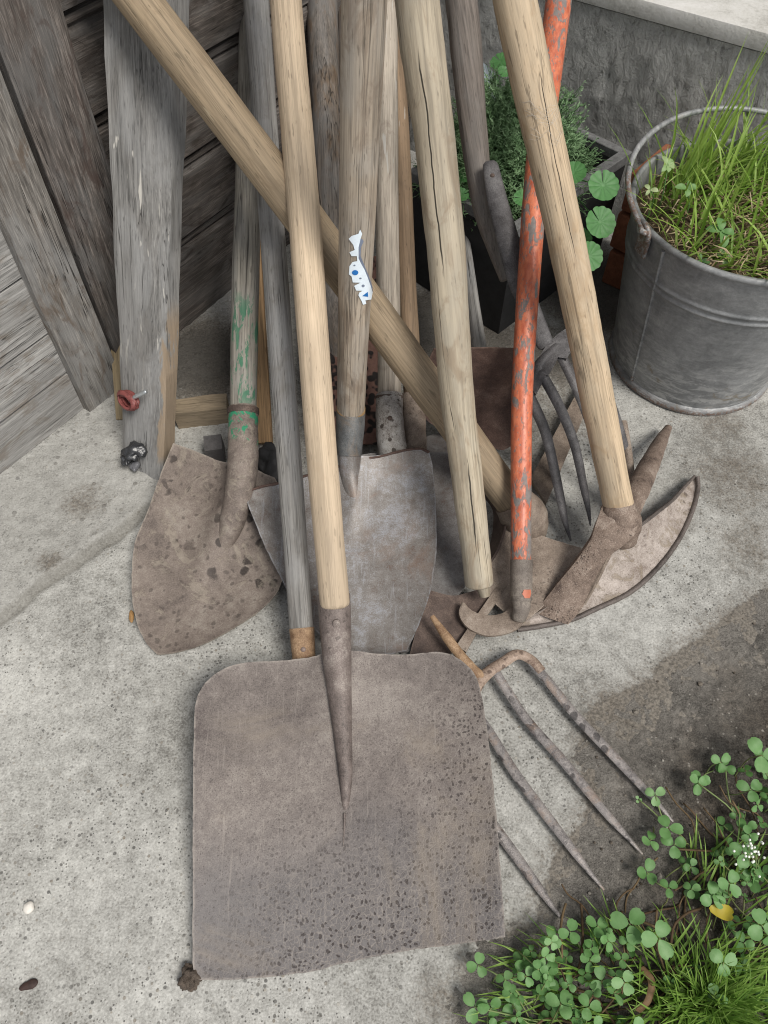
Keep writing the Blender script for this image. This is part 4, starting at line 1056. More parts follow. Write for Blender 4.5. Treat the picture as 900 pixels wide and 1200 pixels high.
M_bk = plain('black_plastic', (.028, .029, .032), var=.5, scale=90, rough=.28, bs=.6, spec=.6)
kn = lump('black_strap', kp, .017, .0145, .008, M_bk, pk, amp=.5, fr=90, seed=9)
lump('strap_end', on_plank(152, 534, .005), .009, .014, .006, M_bk, kn, amp=.45, fr=120, seed=4)
lump('strap_end', on_plank(161, 545, .005), .007, .009, .005, plain('glossy_plastic', (.13, .13, .14), var=.5, scale=90, rough=.2), kn, amp=.4, fr=120, seed=6)
bs_ = thing('back_board', 'thin yellowish board edge peeping out behind the left edge of the grey plank', 'board', shed(.46, 0, .02))
A0 = G(146, 492, .002); A1 = D(134, 330, 1.13)
A1 = A0 + (A1 - A0) * 1.0
box('board_body', frame(A0, A1 - A0, Vector((1, 0, 0))), .022, .012, (A1 - A0).length, wood('yellow_board', (.26, .2, .115), across=160), bs_, bev=.002)

# ------------------------------------------------------------------ planter with herb and round leaves
MPT = plain('black_trough', (.022, .022, .023), var=.4, scale=40, rough=.7); MPR = plain('dusty_rim', (.13, .13, .13), var=.5, scale=90, rough=.85, bs=.4)
pr = Vector((.383, 1.132, 0)); pf = Vector((.184, .933, 0)); e1 = (pr - pf); LW = e1.length; e1.normalize(); e2 = Vector((-e1.y, e1.x, 0)); PW = .21; PH = .2
pt = thing('planter', 'black trough planter with dusty grey rim against the low wall', 'planter', pf + e1 * LW / 2 + e2 * PW / 2)
pmx = Matrix((e1, e2, Vector((0, 0, 1)))).transposed().to_4x4(); pmx.translation = pf + e1 * LW / 2 + e2 * PW / 2
tw = .012
V = []; F = []
def ringrect(hx, hy, z): return [pmx @ Vector((sx * hx, sy * hy, z)) for sx, sy in ((-1, -1), (1, -1), (1, 1), (-1, 1))]
V = ringrect(LW / 2 - .008, PW / 2 - .008, .001) + ringrect(LW / 2 - .004, PW / 2 - .004, PH - .014) + ringrect(LW / 2 - .004 - tw, PW / 2 - .004 - tw, PH - .014) + ringrect(LW / 2 - .008 - tw, PW / 2 - .008 - tw, .02)
for r in range(3):
    for k in range(4): F.append((r * 4 + k, r * 4 + (k + 1) % 4, r * 4 + 4 + (k + 1) % 4, r * 4 + 4 + k))
F += [(3, 2, 1, 0), (12, 13, 14, 15)]
obj('trough', V, F, MPT, pt, pmx, angle=30)
V = ringrect(LW / 2, PW / 2, PH - .016) + ringrect(LW / 2, PW / 2, PH - .001) + ringrect(LW / 2 - .001, PW / 2 - .001, PH) + ringrect(LW / 2 - .015, PW / 2 - .015, PH) + ringrect(LW / 2 - .016, PW / 2 - .016, PH - .001) + ringrect(LW / 2 - .016, PW / 2 - .016, PH - .016); F = []
for r in range(6):
    for k in range(4): F.append((r * 4 + k, r * 4 + (k + 1) % 4, (r + 1) % 6 * 4 + (k + 1) % 4, (r + 1) % 6 * 4 + k))
obj('rim', V, F, MPR, pt, pmx, angle=30)
V = []; F = []; A = []
for j in range(21):
    for i in range(25):
        x = (i / 24 - .5) * (LW - .03); y = (j / 20 - .5) * (PW - .03)
        V.append(pmx @ Vector((x, y, .155 + .006 * nz((x, y, 0), 30, 3) + .004 * nz((x, y, 0), 90, 3)))); A.append(1)
for j in range(20):
    for i in range(24): F.append((j * 25 + i, j * 25 + i + 1, (j + 1) * 25 + i + 1, (j + 1) * 25 + i))
obj('potting_soil', V, F, soil_mat('potting_soil', (.012, .01, .008), (.03, .024, .019), (.07, .058, .048)), pt, attr={'var': A}, angle=180)

def leaflet(L, wid, fold=.15, cup=.1, tipnotch=.06, n=7):
    """one obovate leaflet along +x; local verts, faces"""
    V = [Vector((0, 0, 0))]; F = []
    prof = [(.10, .42), (.28, .78), (.50, .98), (.72, .98), (.90, .72), (1.0, .30)]
    rows = []
    for (f, wf) in prof:
        y = wid * .5 * wf; z = -cup * L * (f - .5) ** 2 * 2
        i = len(V); V += [Vector((f * L, y, z + fold * y)), Vector(((f - (tipnotch if f == 1.0 else 0)) * L, 0, z)), Vector((f * L, -y, z + fold * y))]; rows.append(i)
    F += [(0, rows[0] + 1, rows[0]), (0, rows[0] + 2, rows[0] + 1)]
    for a, b in zip(rows, rows[1:]):
        F += [(a, a + 1, b + 1, b), (a + 1, a + 2, b + 2, b + 1)]
    return V, F

def orient(up, rot):
    z = up.normalized(); h = Vector((math.cos(rot), math.sin(rot), 0)); x = (h - z * h.dot(z)).normalized(); y = z.cross(x)
    return Matrix((x, y, z)).transposed().to_4x4()

def clover_leaf(g, c, up, rot, L, rnd, var, spread=1.0):
    base = orient(up, rot)
    for k in range(3):
        a = k * 2 * PI / 3 + rnd.uniform(-.12, .12)
        V, F = leaflet(L * rnd.uniform(.9, 1.08), L * rnd.uniform(.82, .95), fold=rnd.uniform(.05, .35), cup=rnd.uniform(0, .35))
        Mx = Matrix.Translation(c) @ base @ Matrix.Rotation(a, 4, 'Z') @ Matrix.Rotation(rnd.uniform(-.25, .15), 4, 'Y') @ Matrix.Translation((L * .06, 0, 0))
        vv = min(.95, max(0, var + rnd.uniform(-.12, .12)))
        g.add([Mx @ v for v in V], F, [min(1, vv + (.1 if (i % 3 == 2 or i == 0) else -.03) + rnd.uniform(-.05, .05)) for i in range(len(V))])

def stem(g, A, B, r, rnd, var, bow=.2):
    mid = (A + B) / 2 + Vector((rnd.uniform(-1, 1), rnd.uniform(-1, 1), rnd.uniform(.0, 1))) * (B - A).length * bow
    P = spline([A, mid, B], 7); V, F = tube_geo(P, [r] * 7, segs=5); g.add(V, F, var)

# herb cushion: a dome of fine branching sprigs
M_herb = foliage('grey_green_herb', [(.045, .095, .035), (.12, .22, .095), (.2, .33, .16), (.33, .47, .27)], .3, .6)
hbT = thing('herb', 'dense cushion of fine grey green curly herb growing in the black planter', 'herb', pmx @ Vector((-.01, .0, .155)))
gH = Geo(); gS = Geo(); rnd = random.Random(11)
hc = pmx @ Vector((-.03, .01, .17))
def dome(rr):
    a = rnd.uniform(0, 2 * PI); el = math.asin(rnd.uniform(-.05, 1))
    return Vector((math.cos(a) * math.cos(el) * .135, math.sin(a) * math.cos(el) * .115, math.sin(el) * .165)) * rr
for k in range(4200):
    d = dome(rnd.uniform(.55, 1.03))
    lumpy = 1 + .16 * nz(d, 22, 3)
    P0 = hc + d * lumpy * .88
    out_ = d.normalized()
    dir_ = (out_ + Vector((rnd.uniform(-1, 1), rnd.uniform(-1, 1), rnd.uniform(-.4, 1))) * .75).normalized()
    ln = rnd.uniform(.014, .034); P = [P0]
    cur = P0; dr = dir_
    for q in range(4):
        dr = (dr + Vector((rnd.uniform(-1, 1), rnd.uniform(-1, 1), rnd.uniform(-1, 1))) * .45).normalized(); cur = cur + dr * ln / 4; P.append(cur)
    depth = min(1, max(0, (d.length / .14 - .45) * 1.5))
    va = min(1, max(0, .2 + .6 * rnd.random()))
    V, F = tube_geo(P, [.00075, .0007, .0006, .0005, .0004], segs=3); gH.add(V, F, va)
    for q in range(1, 5):
        for e in range(2):
            sd2 = (Vector((rnd.uniform(-1, 1), rnd.uniform(-1, 1), rnd.uniform(-.5, 1)))).normalized()
            Lh = rnd.uniform(.003, .0075); wv = sd2.cross(out_ + Vector((.01, .02, 0))).normalized() * .0009
            a_, b_ = P[q], P[q] + sd2 * Lh
            gH.add([a_ - wv * .5, a_ + wv * .5, b_ + wv * .6, b_ - wv * .6], [(0, 1, 2, 3)], min(1, va + rnd.uniform(0, .25)))
gH.build('foliage', M_herb, hbT)
for k in range(90):
    d = dome(.8); V, F = tube_geo([hc + Vector((d.x * .2, d.y * .2, -.02)), hc + d * .5 + Vector((0, 0, .01)), hc + d], [.0013, .001, .0007], segs=4); gS.add(V, F, .2)
gS.build('stems', M_herb, hbT)

M_rl = foliage('round_leaf_green', [(.04, .12, .035), (.095, .25, .08), (.17, .36, .14)], .3, .5)
def round_leaf(c, up, rot, R, lobes=12, seed=0):
    V = []; F = []; a_ = []
    B = Matrix.Translation(c) @ orient(up, rot); n = 88; rings = 7
    V.append(B @ Vector((0, 0, -.001))); a_.append(.75)
    gap = .06
    for r in range(1, rings + 1):
        f = r / rings
        for k in range(n):
            th = gap + (2 * PI - 2 * gap) * k / (n - 1)
            lob = abs(math.sin(lobes * (k / (n - 1)) * PI))
            rad = R * f * (1 - .07 * f ** 8 * (1 - lob ** .7)) * (1 - .05 * math.cos(th))
            vein = abs(math.cos(lobes * (k / (n - 1)) * PI)) ** .5 if False else lob
            z = R * (.10 * f * f + .035 * f * (abs(math.cos(lobes * (k / (n - 1)) * PI)) ** 6 * -1)) + R * .05 * nz((math.cos(th) * f, math.sin(th) * f, seed), 2)
            V.append(B @ Vector((math.cos(th) * rad, math.sin(th) * rad, z)))
            a_.append(.5 - .3 * (lob < .25) * (1 - .5 * f) + .12 * nz((math.cos(th) * f, math.sin(th) * f, seed), 6) )
    for k in range(n - 1): F.append((0, 1 + k, 2 + k))
    for r in range(rings - 1):
        for k in range(n - 1):
            i = 1 + r * n + k; F.append((i, i + n, i + n + 1, i + 1))
    return V, F, a_
rl = thing('round_leaf_plant', 'plant with round scalloped leaves hanging over the front of the planter', 'plant', pmx @ Vector((.10, -.07, .155)))
root = pmx @ Vector((.06, -.06, .16))
for (u, v, t, R, rot, up) in ((707, 217, .985, .0205, 1.7, (.05, -.55, .85)), (703, 260, .985, .0205, 2.2, (.15, -.6, .75)), (690, 300, .995, .019, 2.6, (.25, -.65, .7)), (672, 203, 1.04, .017, 3.5, (-.2, -.4, .9)), (678, 282, 1.02, .017, 3.0, (-.1, -.6, .7)), (612, 232, 1.05, .013, 3.0, (-.1, -.4, .9)), (543, 205, 1.10, .014, 1.0, (-.2, -.3, .9)), (541, 228, 1.09, .011, .4, (.1, -.4, .9)), (586, 72, 1.2, .016, 2.0, (-.3, -.3, .8)), (590, 84, 1.19, .010, 1.0, (.2, -.4, .8))):
    c = D(u, v, t); V, F, a_ = round_leaf(c, Vector(up), rot, R, seed=u)
    lf = obj('leaf', V, F, M_rl, rl, Matrix.Translation(c), angle=180, attr={'var': a_})
    gg = Geo(); rr0 = root if u > 620 else pmx @ Vector((-.08, -.04 if v > 150 else .05, .17))
    stem(gg, rr0, c - Vector((0, 0, .0015)), .0009, random.Random(u), .35, .1); gg.build('leaf_stalk', M_rl, lf)

# terracotta bricks between planter and bucket
M_tc = plain('terracotta', (.25, .095, .05), var=.35, scale=70, rough=.85, bs=.6, bd=.002)
bk = Vector((.412, 1.072, 0))
for k, (dz_, rot, lab) in enumerate(((.0, .9, 'lower terracotta brick of the pair between planter and bucket'), (.068, .82, 'middle terracotta brick stacked between planter and bucket'), (.136, .86, 'top terracotta brick of the stack between planter and bucket'))):
    M = Matrix.Rotation(rot, 4, 'Z'); M.translation = bk + Vector((.012, .03, dz_ + .001))
    o = box('brick', M, .11, .05, .062, M_tc, bev=.004); tag(o, lab, 'brick', 'terracotta bricks')

# ------------------------------------------------------------------ bucket
MG = galv_mat()
BC = Vector((.478, .89, 0)); BR0, BR1, BH = .118, .154, .267
bu = thing('bucket', 'old galvanised zinc bucket with wire bail, planted with grass', 'bucket', BC)
def lathe(prof, segs=72):
    V = []; F = []; n = len(prof)
    for (r, z) in prof:
        for k in range(segs):
            a = 2 * PI * k / segs
            V.append(BC + Vector((math.cos(a) * r, math.sin(a) * r, z)))
    for i in range(n - 1):
        for k in range(segs): F.append((i * segs + k, i * segs + (k + 1) % segs, (i + 1) * segs + (k + 1) % segs, (i + 1) * segs + k))
    return V, F
def rad(z): return BR0 + (BR1 - BR0) * z / BH
prof = [(.0005, .012), (rad(.012) - .002, .012), (rad(0) - .001, .001), (rad(0) + .0045, .001), (rad(.004) + .006, .005), (rad(.01) + .0045, .011), (rad(.013), .014)]
for i in range(1, 30):
    z = .014 + (BH - .026) * i / 30; b_ = 0
    for zz0 in (.193, .204): b_ += .0026 * math.exp(-((z - zz0) / .0028) ** 2)
    prof.append((rad(z) + b_, z))
zfine = [.182 + .0015 * i for i in range(22)]
prof = [p for p in prof if not (.18 < p[1] < .217)] + [(rad(z) + sum(.0028 * math.exp(-((z - z0) / .0026) ** 2) for z0 in (.193, .204)), z) for z in zfine]
prof = prof[:7] + sorted(prof[7:], key=lambda p: p[1])
prof += [(rad(BH) - .002, BH - .008)]
for k in range(9):
    a = -PI / 2 + k / 8 * PI * 1.2; prof.append((rad(BH) + math.cos(a) * .0042, BH - .003 + math.sin(a) * .0045))
prof += [(rad(BH) - .003, BH - .004), (rad(.23) - .002, .23), (rad(.15) - .002, .15)]
V, F = lathe(prof)
V = [v + (v - BC).normalized() * .0016 * nz(v, 12, 3) for v in V]
obj('pail', V, F, MG, bu, Matrix.Translation(BC), angle=60)
ea = Vector((-.95, -.31, 0)).normalized(); eb = Vector((-ea.y, ea.x, 0)) * -1
if eb.y < 0: eb = -eb
for sgn in (1, -1):
    c = BC + ea * sgn * (BR1 + .006) + Vector((0, 0, BH - .004))
    P = []
    for q in range(15):
        a = -2.2 + 4.4 * q / 14
        P.append(c + Vector((0, 0, 1)) * math.cos(a) * .0125 + eb * math.sin(a) * .0115 + ea * sgn * .003 * math.cos(a))
    er = tube('ear', P, [.0034] * 3, MG, bu, n=30, segs=10)
    V, F = box_geo(frame(c + Vector((0, 0, -.034)) - ea * sgn * .004, Vector((0, 0, 1)), eb), .024, .004, .028, bev=.0015); obj('ear_plate', V, F, MG, er, Matrix.Translation(c))
P = []; phi = math.radians(14); RB = BR1 + .012
bup = (eb * math.cos(phi) + Vector((0, 0, 1)) * math.sin(phi))
for q in range(41):
    a = PI * q / 40
    P.append(BC + Vector((0, 0, BH + .004)) + ea * math.cos(a) * RB + bup * math.sin(a) ** .9 * .163)
sa = math.atan2(ea.y, ea.x) + .22
tube('seam', [BC + Vector((math.cos(sa) * (rad(z) + .0006), math.sin(sa) * (rad(z) + .0006), z)) for z in (.014, .08, .15, .2, .255)], [.0022] * 4, MG, bu, n=40, segs=8, rough=.2, rs=60)
for end, sgn in ((0, 1), (-1, -1)):
    c = P[end]; hk = [c + Vector((0, 0, -.006)) - ea * sgn * .008 - bup * .006, c - bup * .010 - ea * sgn * .001, c - bup * .006 + ea * sgn * .003]
    P = (hk + P) if end == 0 else (P + hk[::-1])
tube('bail', P, [.0037] * 4, MG, bu, n=110, segs=12, rough=.02)

M_straw = foliage('straw', [(.2, .14, .075), (.42, .32, .19), (.58, .48, .32)], .2, .8)
M_gr = foliage('grass_green', [(.06, .13, .018), (.18, .31, .045), (.33, .48, .10), (.5, .62, .24)], .4, .45)
SZ = .232
V = []; F = []; A = []
for r in range(16):
    for k in range(48):
        R_ = (rad(SZ) - .003) * r / 15; a = 2 * PI * k / 48; p = BC + Vector((math.cos(a) * R_, math.sin(a) * R_, 0))
        V.append(p + Vector((0, 0, SZ + .02 * (1 - (r / 15) ** 2) + .016 * nz(p, 14, 4) + .008 * nz(p, 50, 2)))); A.append(.6)
for r in range(15):
    for k in range(48): F.append((r * 48 + k, r * 48 + (k + 1) % 48, (r + 1) * 48 + (k + 1) % 48, (r + 1) * 48 + k))
bsl = obj('bucket_soil', V, F, soil_mat('peaty_soil', (.03, .022, .014), (.09, .065, .042), (.22, .165, .1)), attr={'var': A}, angle=180)
tag(bsl, 'brown peaty soil filling the zinc bucket', 'soil')

def inside_pail(V):
    for v in V:
        if v.z < BH + .004 and math.hypot(v.x - BC.x, v.y - BC.y) > rad(v.z) - .005: return False
    return True

def grass_blade(g, base, dirv, L, wd, bend, rnd, var, pail=False):
    side = dirv.cross(Vector((0, 0, 1))); side = side.normalized() if side.length > .01 else Vector((1, 0, 0))
    V = []; F = []; cur = base; d = dirv.normalized(); n = 7; sag = Vector((rnd.uniform(-.3, .3), rnd.uniform(-.3, .3), -1))
    a_ = []
    for q in range(n + 1):
        f = q / n; w_ = wd * (1 - f ** 2.2) * (.6 + .8 * f if f < .5 else 1) * .5
        nrm_ = side.cross(d).normalized()
        V += [cur - side * w_, cur + nrm_ * -w_ * .35, cur + side * w_]; a_ += [var - .12 + .25 * f] * 3
        d = (d + sag * bend * (.25 + f) / n).normalized(); cur = cur + d * L / n
    for q in range(n):
        i = q * 3; F += [(i, i + 1, i + 4, i + 3), (i + 1, i + 2, i + 5, i + 4)]
    if pail and not inside_pail(V): return
    g.add(V, F, [min(1, max(0, x)) for x in a_])
gB = Geo(); rnd = random.Random(21)
for k in range(760):
    # denser towards the back and left of the pail
    while True:
        x, y = rnd.uniform(-1, 1), rnd.uniform(-1, 1)
        if x * x + y * y < .92 and rnd.random() < .22 + .7 * max(0, y * .9 + .1): break
    b_ = BC + Vector((x * .138, y * .138, SZ - .005))
    dr = Vector((rnd.gauss(.35, .55), rnd.gauss(.0, .5), rnd.uniform(.5, 1.4)))
    grass_blade(gB, b_, dr, rnd.uniform(.05, .16), rnd.uniform(.0026, .0058), rnd.uniform(.5, 2.0), rnd, rnd.uniform(.15, .8), True)
for (du, dv, L) in ((-.06, .09, .23), (-.05, .10, .20), (-.075, .08, .17), (-.03, .10, .17), (-.085, .06, .14), (-.06, .07, .15), (.01, .1, .15)):
    for e in range(2):
        grass_blade(gB, BC + Vector((du + rnd.uniform(-.01, .01), dv + rnd.uniform(-.01, .01), SZ)), Vector((.22 + rnd.uniform(-.08, .12), .25 + rnd.uniform(-.1, .1), 1)), L * rnd.uniform(.8, 1), .0046, rnd.uniform(.15, .4), rnd, rnd.uniform(.4, .7), True)
for k in range(70):
    a = rnd.uniform(-2.9, .2); b_ = BC + Vector((math.cos(a), math.sin(a), 0)) * rnd.uniform(.10, .14) + Vector((0, 0, .252))
    grass_blade(gB, b_, Vector((math.cos(a) * .7 + rnd.uniform(-.2, .7), math.sin(a) * .7 + rnd.uniform(-.4, .4), rnd.uniform(.35, .9))), rnd.uniform(.04, .085), .0042, .6, rnd, rnd.uniform(.35, .9), True)
    a = rnd.uniform(-2.6, .4); b_ = BC + Vector((math.cos(a), math.sin(a), 0)) * rnd.uniform(.09, .135) + Vector((0, 0, SZ))
    grass_blade(gB, b_, Vector((rnd.uniform(-.2, 1), rnd.uniform(-.7, .4), rnd.uniform(.6, 1.3))), rnd.uniform(.06, .13), .0032, 1.5, rnd, rnd.uniform(.3, .9), True)
o = gB.build('bucket_grass', M_gr); tag(o, 'long green grass blades growing out of the zinc bucket', 'grass', kind='stuff')
gT = Geo()
for k in range(1300):
    a = rnd.uniform(0, 2 * PI); R_ = math.sqrt(rnd.random()) * .142
    b_ = BC + Vector((math.cos(a) * R_, math.sin(a) * R_, SZ + .01 + rnd.uniform(0, .026)))
    if rnd.random() < .45: b_ = BC + Vector((rnd.gauss(.04, .04), rnd.gauss(-.03, .035), SZ + rnd.uniform(.02, .044)))
    d = Vector((rnd.uniform(-1, 1), rnd.uniform(-1, 1), rnd.uniform(-.2, .3))).normalized(); L = rnd.uniform(.008, .03)
    P = [b_, b_ + d * L * .5 + Vector((0, 0, rnd.uniform(-.004, .006))), b_ + d * L + Vector((rnd.uniform(-.006, .006), rnd.uniform(-.006, .006), 0))]
    V, F = tube_geo(P, [.0011, .001, .0006], segs=3)
    if inside_pail(V): gT.add(V, F, rnd.random())
o = gT.build('dead_grass', M_straw); tag(o, 'dry tan dead grass matted in the zinc bucket', 'dead grass', kind='stuff')

M_weed = foliage('weed_green', [(.06, .15, .04), (.14, .29, .09), (.28, .42, .17), (.45, .52, .28)], .35, .5)
def weed(u, v, t, size, lab, seed, n=4, light=.4):
    c = D(u, v, t); r_ = random.Random(seed)
    th_ = thing('weed', lab, 'weed', Vector((c.x, c.y, SZ)), 'small weeds in the bucket')
    for k in range(n):
        V, F = leaflet(size * r_.uniform(.7, 1.1), size * r_.uniform(.45, .7), fold=.3, cup=.3, tipnotch=-.1)
        M = Matrix.Translation(c) @ orient(Vector((r_.uniform(-.3, .3), -.45, .8)), k * 2 * PI / n + r_.uniform(-.4, .4))
        obj('leaf', [M @ v_ for v_ in V], F, M_weed, th_, Matrix.Translation(c), angle=180, attr={'var': [light + r_.uniform(-.15, .2)] * len(V)})
    gg = Geo(); stem(gg, Vector((c.x + .01, c.y + .01, SZ)), c, .0008, r_, .4, .15); gg.build('stalk', M_weed, th_)
weed(783, 193, .955, .012, 'pale yellow green weed by the inner left wall of the bucket', 1, 5, .8)
weed(762, 222, .97, .009, 'tiny pale weed tight against the left rim of the bucket', 2, 3, .85)
weed(806, 220, .95, .014, 'leafy weed near the middle of the bucket', 3, 4, .35)
weed(846, 270, .94, .019, 'lobed bright weed in front of the straw in the bucket', 4, 4, .4)
weed(850, 300, .955, .014, 'lobed weed just behind the front rim of the bucket', 5, 4, .45)
weed(822, 305, .95, .011, 'small dark weed at the front rim near the bail ear', 6, 3, .25)

# ------------------------------------------------------------------ clover and grass at the lower right
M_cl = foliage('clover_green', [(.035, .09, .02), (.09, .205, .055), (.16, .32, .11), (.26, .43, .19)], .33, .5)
M_st = foliage('clover_stem', [(.12, .09, .04), (.16, .2, .07), (.22, .3, .12)], .1, .6)
rnd = random.Random(31)
def inpoly(x, y, poly):
    c = False; j = len(poly) - 1
    for i in range(len(poly)):
        (xi, yi), (xj, yj) = poly[i], poly[j]
        if (yi > y) != (yj > y) and x < (xj - xi) * (y - yi) / (yj - yi) + xi: c = not c
        j = i
    return c
PATCH = [(1300, 760), (905, 868), (872, 905), (838, 985), (800, 1012), (792, 1040), (840, 1050), (850, 1085), (800, 1110), (745, 1088), (690, 1082), (655, 1098), (610, 1118), (575, 1160), (560, 1215), (600, 1290), (1300, 1290)]
gC = Geo(); gS = Geo()
def put_clover(gl, gs, u, v, h, L, var, tilt=.35, rot=None):
    c = G(u, v, h); up = Vector((rnd.uniform(-tilt, tilt), rnd.uniform(-tilt, tilt) - .1, 1))
    clover_leaf(gl, c, up, rnd.uniform(0, 6.3) if rot is None else rot, L, rnd, var)
    b = Vector((c.x + rnd.uniform(-.02, .03), c.y + rnd.uniform(-.03, .02), 0)); b.z = soil_z(b.x, b.y) - .001
    stem(gs, b, c, .0007, rnd, rnd.uniform(.2, .9), .15)
cnt = 0
while cnt < 400:
    u, v = (rnd.uniform(550, 1000), rnd.uniform(840, 1280)) if cnt < 275 else (rnd.uniform(1000, 1300), rnd.uniform(780, 1280))
    if not inpoly(u, v, PATCH): continue
    tuft = ((u - 830) / 105) ** 2 + ((v - 1175) / 78) ** 2 < 1
    if tuft and rnd.random() < .8: continue
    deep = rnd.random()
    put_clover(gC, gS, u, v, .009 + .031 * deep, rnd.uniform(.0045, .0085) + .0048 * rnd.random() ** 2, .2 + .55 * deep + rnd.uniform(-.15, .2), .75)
    cnt += 1
for (u, v, h, L, va) in ((783, 970, .03, .0135, .6), (762, 985, .024, .011, .55), (790, 990, .028, .0125, .5), (758, 1022, .02, .0125, .4), (784, 1040, .03, .009, .45), (738, 1083, .04, .017, .42), (772, 1100, .045, .0165, .66), (700, 1085, .03, .012, .6), (668, 1092, .03, .0115, .62), (645, 1100, .024, .011, .6), (640, 1140, .028, .0135, .6), (615, 1128, .02, .011, .5), (820, 915, .025, .011, .62), (845, 893, .028, .012, .55), (893, 885, .05, .018, .7), (880, 925, .045, .013, .35), (870, 1000, .05, .014, .6), (855, 1035, .05, .013, .55), (835, 1050, .04, .013, .65), (893, 1085, .055, .0155, .75), (848, 1128, .05, .0135, .7), (705, 1150, .03, .012, .5), (690, 1180, .035, .011, .6)):
    put_clover(gC, gS, u, v, h, L * .98, va, .35)
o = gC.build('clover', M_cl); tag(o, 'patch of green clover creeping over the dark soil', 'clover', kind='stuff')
o = gS.build('clover_stems', M_st); tag(o, 'thin pale creeping stems of the clover patch', 'stems', kind='stuff')
# separate sprigs reaching over the concrete
for (lab, pts_, base) in (('clover sprig over the tip of the fork tine nearest the wall', ((768, 932, .022, .0105, .95, .5), (748, 937, .012, .004, .8, 2)), (780, 965)),
                          ('clover sprig reaching out over the concrete at the foot of the picture', ((560, 1131, .02, .0105, .55, 1.2), (556, 1180, .02, .012, .6, .2), (600, 1176, .018, .011, .5, 2.0)), (640, 1200)),
                          ('clover sprig with long pale stems above the soil near the right edge', ((818, 918, .028, .011, .65, .3), (850, 898, .024, .011, .4, 1.4)), (862, 962))):
    c0 = G(base[0], base[1], .004); th_ = thing('clover_sprig', lab, 'clover sprig', c0, 'clover sprigs')
    for (u, v, h, L, va, rot) in pts_:
        g1 = Geo(); c = G(u, v, h); clover_leaf(g1, c, Vector((rnd.uniform(-.2, .2), -.2, 1)), rot, L, rnd, va); lf = g1.build('leaf', M_cl, th_, Matrix.Translation(c))
        g2 = Geo(); stem(g2, c0, c, .0008, rnd, .8, .18); g2.build('stalk', M_st, lf)
# creeping runners and dead twigs
gR = Geo()
for k in range(110):
    u, v = rnd.uniform(620, 960), rnd.uniform(950, 1230)
    if not inpoly(u, v, PATCH): continue
    P = [G(u, v, .006)]; a = rnd.uniform(0, 6.3)
    for q in range(5):
        a += rnd.uniform(-.7, .7); P.append(P[-1] + Vector((math.cos(a), math.sin(a), 0)) * rnd.uniform(.008, .022) + Vector((0, 0, rnd.uniform(-.004, .007))))
        P[-1].z = max(P[-1].z, soil_z(P[-1].x, P[-1].y) + .001)
    V, F = tube_geo(spline(P, 16), [rnd.uniform(.0006, .0014)] * 16, segs=5); gR.add(V, F, rnd.random() * .6)
o = gR.build('runners', foliage('dry_runner', [(.06, .035, .018), (.14, .095, .05), (.24, .17, .09)], .05, .8)); tag(o, 'tangle of brown dry runners between the clover leaves', 'runners', kind='stuff')
gG = Geo()
for k in range(1600):
    if k < 900:
        a = rnd.uniform(0, 6.3); R_ = abs(rnd.gauss(0, .6)); u, v = 828 + math.cos(a) * 72 * R_, 1176 + math.sin(a) * 50 * R_
    else: u, v = rnd.uniform(600, 1000), rnd.uniform(1000, 1260)
    if k >= 900 and not inpoly(u, v, PATCH): continue
    b_ = G(u, v, .004); b_.z = soil_z(b_.x, b_.y)
    c0 = G(815, 1165, 0); dr = Vector(((b_.x - c0.x) * 9 + rnd.gauss(0, .35), (b_.y - c0.y) * 9 + rnd.gauss(0, .35), rnd.uniform(.5, 1.1)))
    grass_blade(gG, b_, dr, rnd.uniform(.025, .06), rnd.uniform(.0015, .0030), rnd.uniform(.5, 1.6), rnd, rnd.uniform(.1, .75))
o = gG.build('grass', foliage('lawn_green', [(.05, .12, .016), (.14, .26, .04), (.26, .41, .085), (.4, .54, .18)], .35, .5)); tag(o, 'tuft of fine green grass among the clover', 'grass', kind='stuff')
# yellow leaf, dry curled leaf, white flowers
M_yl = foliage('yellow_leaf', [(.3, .24, .02), (.55, .43, .03)], .3, .5)
V, F = leaflet(.026, .014, fold=.2, cup=.3); M = Matrix.Translation(G(831, 1064, .036)) @ orient(Vector((.1, -.2, 1)), -.25)
o = obj('yellow_leaf', [M @ v for v in V], F, M_yl, angle=180, attr={'var': [.6] * len(V)}); tag(o, 'single yellow leaf lying among the clover', 'leaf')
P = [G(752, 1136, .018), G(763, 1150, .024), G(759, 1172, .024), G(748, 1184, .016)]
V = []; F = []; pp = spline(P, 20)
dl = loft('dry_leaf', [p + Vector((-.0035, 0, .003)) for p in pp], [p + Vector((.0045, .001, -.002)) for p in pp], plain('dry_leaf_brown', (.19, .115, .06), rough=.7), None, n=24, m=4, thick=.0006, bulge=.003)
tag(dl, 'curled brown dry leaf standing in the clover', 'leaf')
fl = thing('white_flower', 'cluster of tiny white buds among the clover at the right edge', 'flower', G(880, 1005, .02))
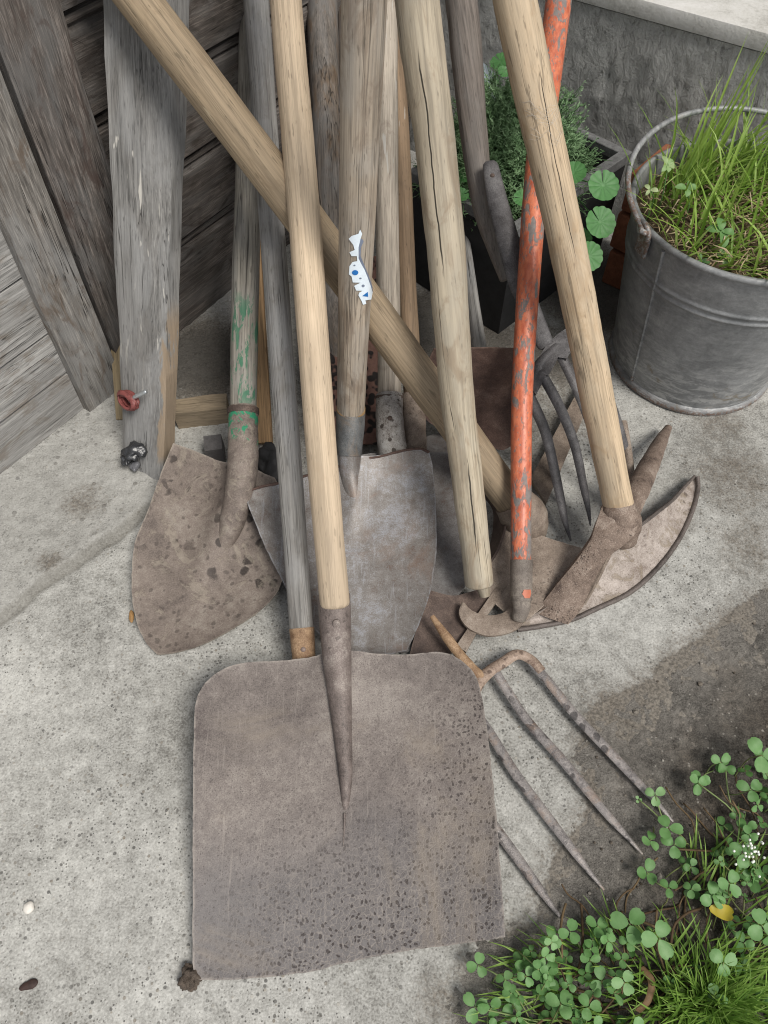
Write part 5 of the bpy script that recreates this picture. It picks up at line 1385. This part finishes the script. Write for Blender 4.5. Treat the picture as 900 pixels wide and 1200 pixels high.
for k in range(26):
    c = G(878 + rnd.gauss(0, 7), 998 + rnd.gauss(0, 12), .062 + rnd.uniform(-.006, .006)); lump('bud', c, .0013, .0013, .0016, bpy.data.materials.get('white_bud') or plain('white_bud', (.75, .78, .7), rough=.6), fl, amp=.1, sub=2)
gg = Geo()
for k in range(6): stem(gg, G(886, 1020, .012), G(878 + rnd.gauss(0, 6), 998 + rnd.gauss(0, 10), .06), .0005, rnd, .8, .1)
gg.build('flower_stalks', M_st, fl)

# ------------------------------------------------------------------ small things on the concrete
o = lump('pebble', G(33, 1064, .004), .0052, .0058, .004, plain('white_pebble', (.6, .57, .52), var=.2), amp=.3, fr=120, seed=2, sub=3); tag(o, 'small white pebble on the concrete left of the shovel', 'pebble')
o = lump('bark_chip', G(34, 1154, .002), .008, .004, .002, plain('dark_bark', (.045, .025, .02)), amp=.3, fr=150, seed=5, sub=3, rot=.35); tag(o, 'dark brown bark chip on the concrete below the pebble', 'bark chip')
o = lump('dirt_clod', G(224, 1146, .007), .0095, .0105, .008, plain('clod_earth', (.085, .065, .05), var=.6, scale=150, bs=1, bd=.003), amp=.5, fr=210, seed=8); tag(o, 'round dirt clod stuck at the lower corner of the square shovel', 'clod')
o = lump('dry_petal', G(154, 722, .004), .003, .009, .002, plain('orange_petal', (.35, .2, .08)), amp=.2, fr=150, seed=3, sub=3, rot=.2); tag(o, 'orange dry scrap at the edge of the round shovel', 'scrap')
gP = Geo(); rnd = random.Random(77)
for k in range(240):
    u, v = rnd.uniform(650, 960), rnd.uniform(720, 1200)
    c = G(u, v); z = soil_z(c.x, c.y)
    if z < .0: continue
    r_ = rnd.uniform(.0006, .0019) if rnd.random() < .93 else rnd.uniform(.002, .004)
    bm = bmesh.new(); bmesh.ops.create_icosphere(bm, subdivisions=1, radius=r_)
    gP.add([Vector((c.x, c.y, z + r_ * .3)) + v_.co * (1 + .4 * nz(v_.co, 900, k)) for v_ in bm.verts], [tuple(x.index for x in f.verts) for f in bm.faces], rnd.random()); bm.free()
o = gP.build('crumbs', foliage('soil_crumbs', [(.05, .04, .03), (.13, .11, .09), (.3, .28, .25)], 0, .9), angle=30); tag(o, 'loose soil crumbs and grit scattered on the dark earth', 'grit', kind='stuff')
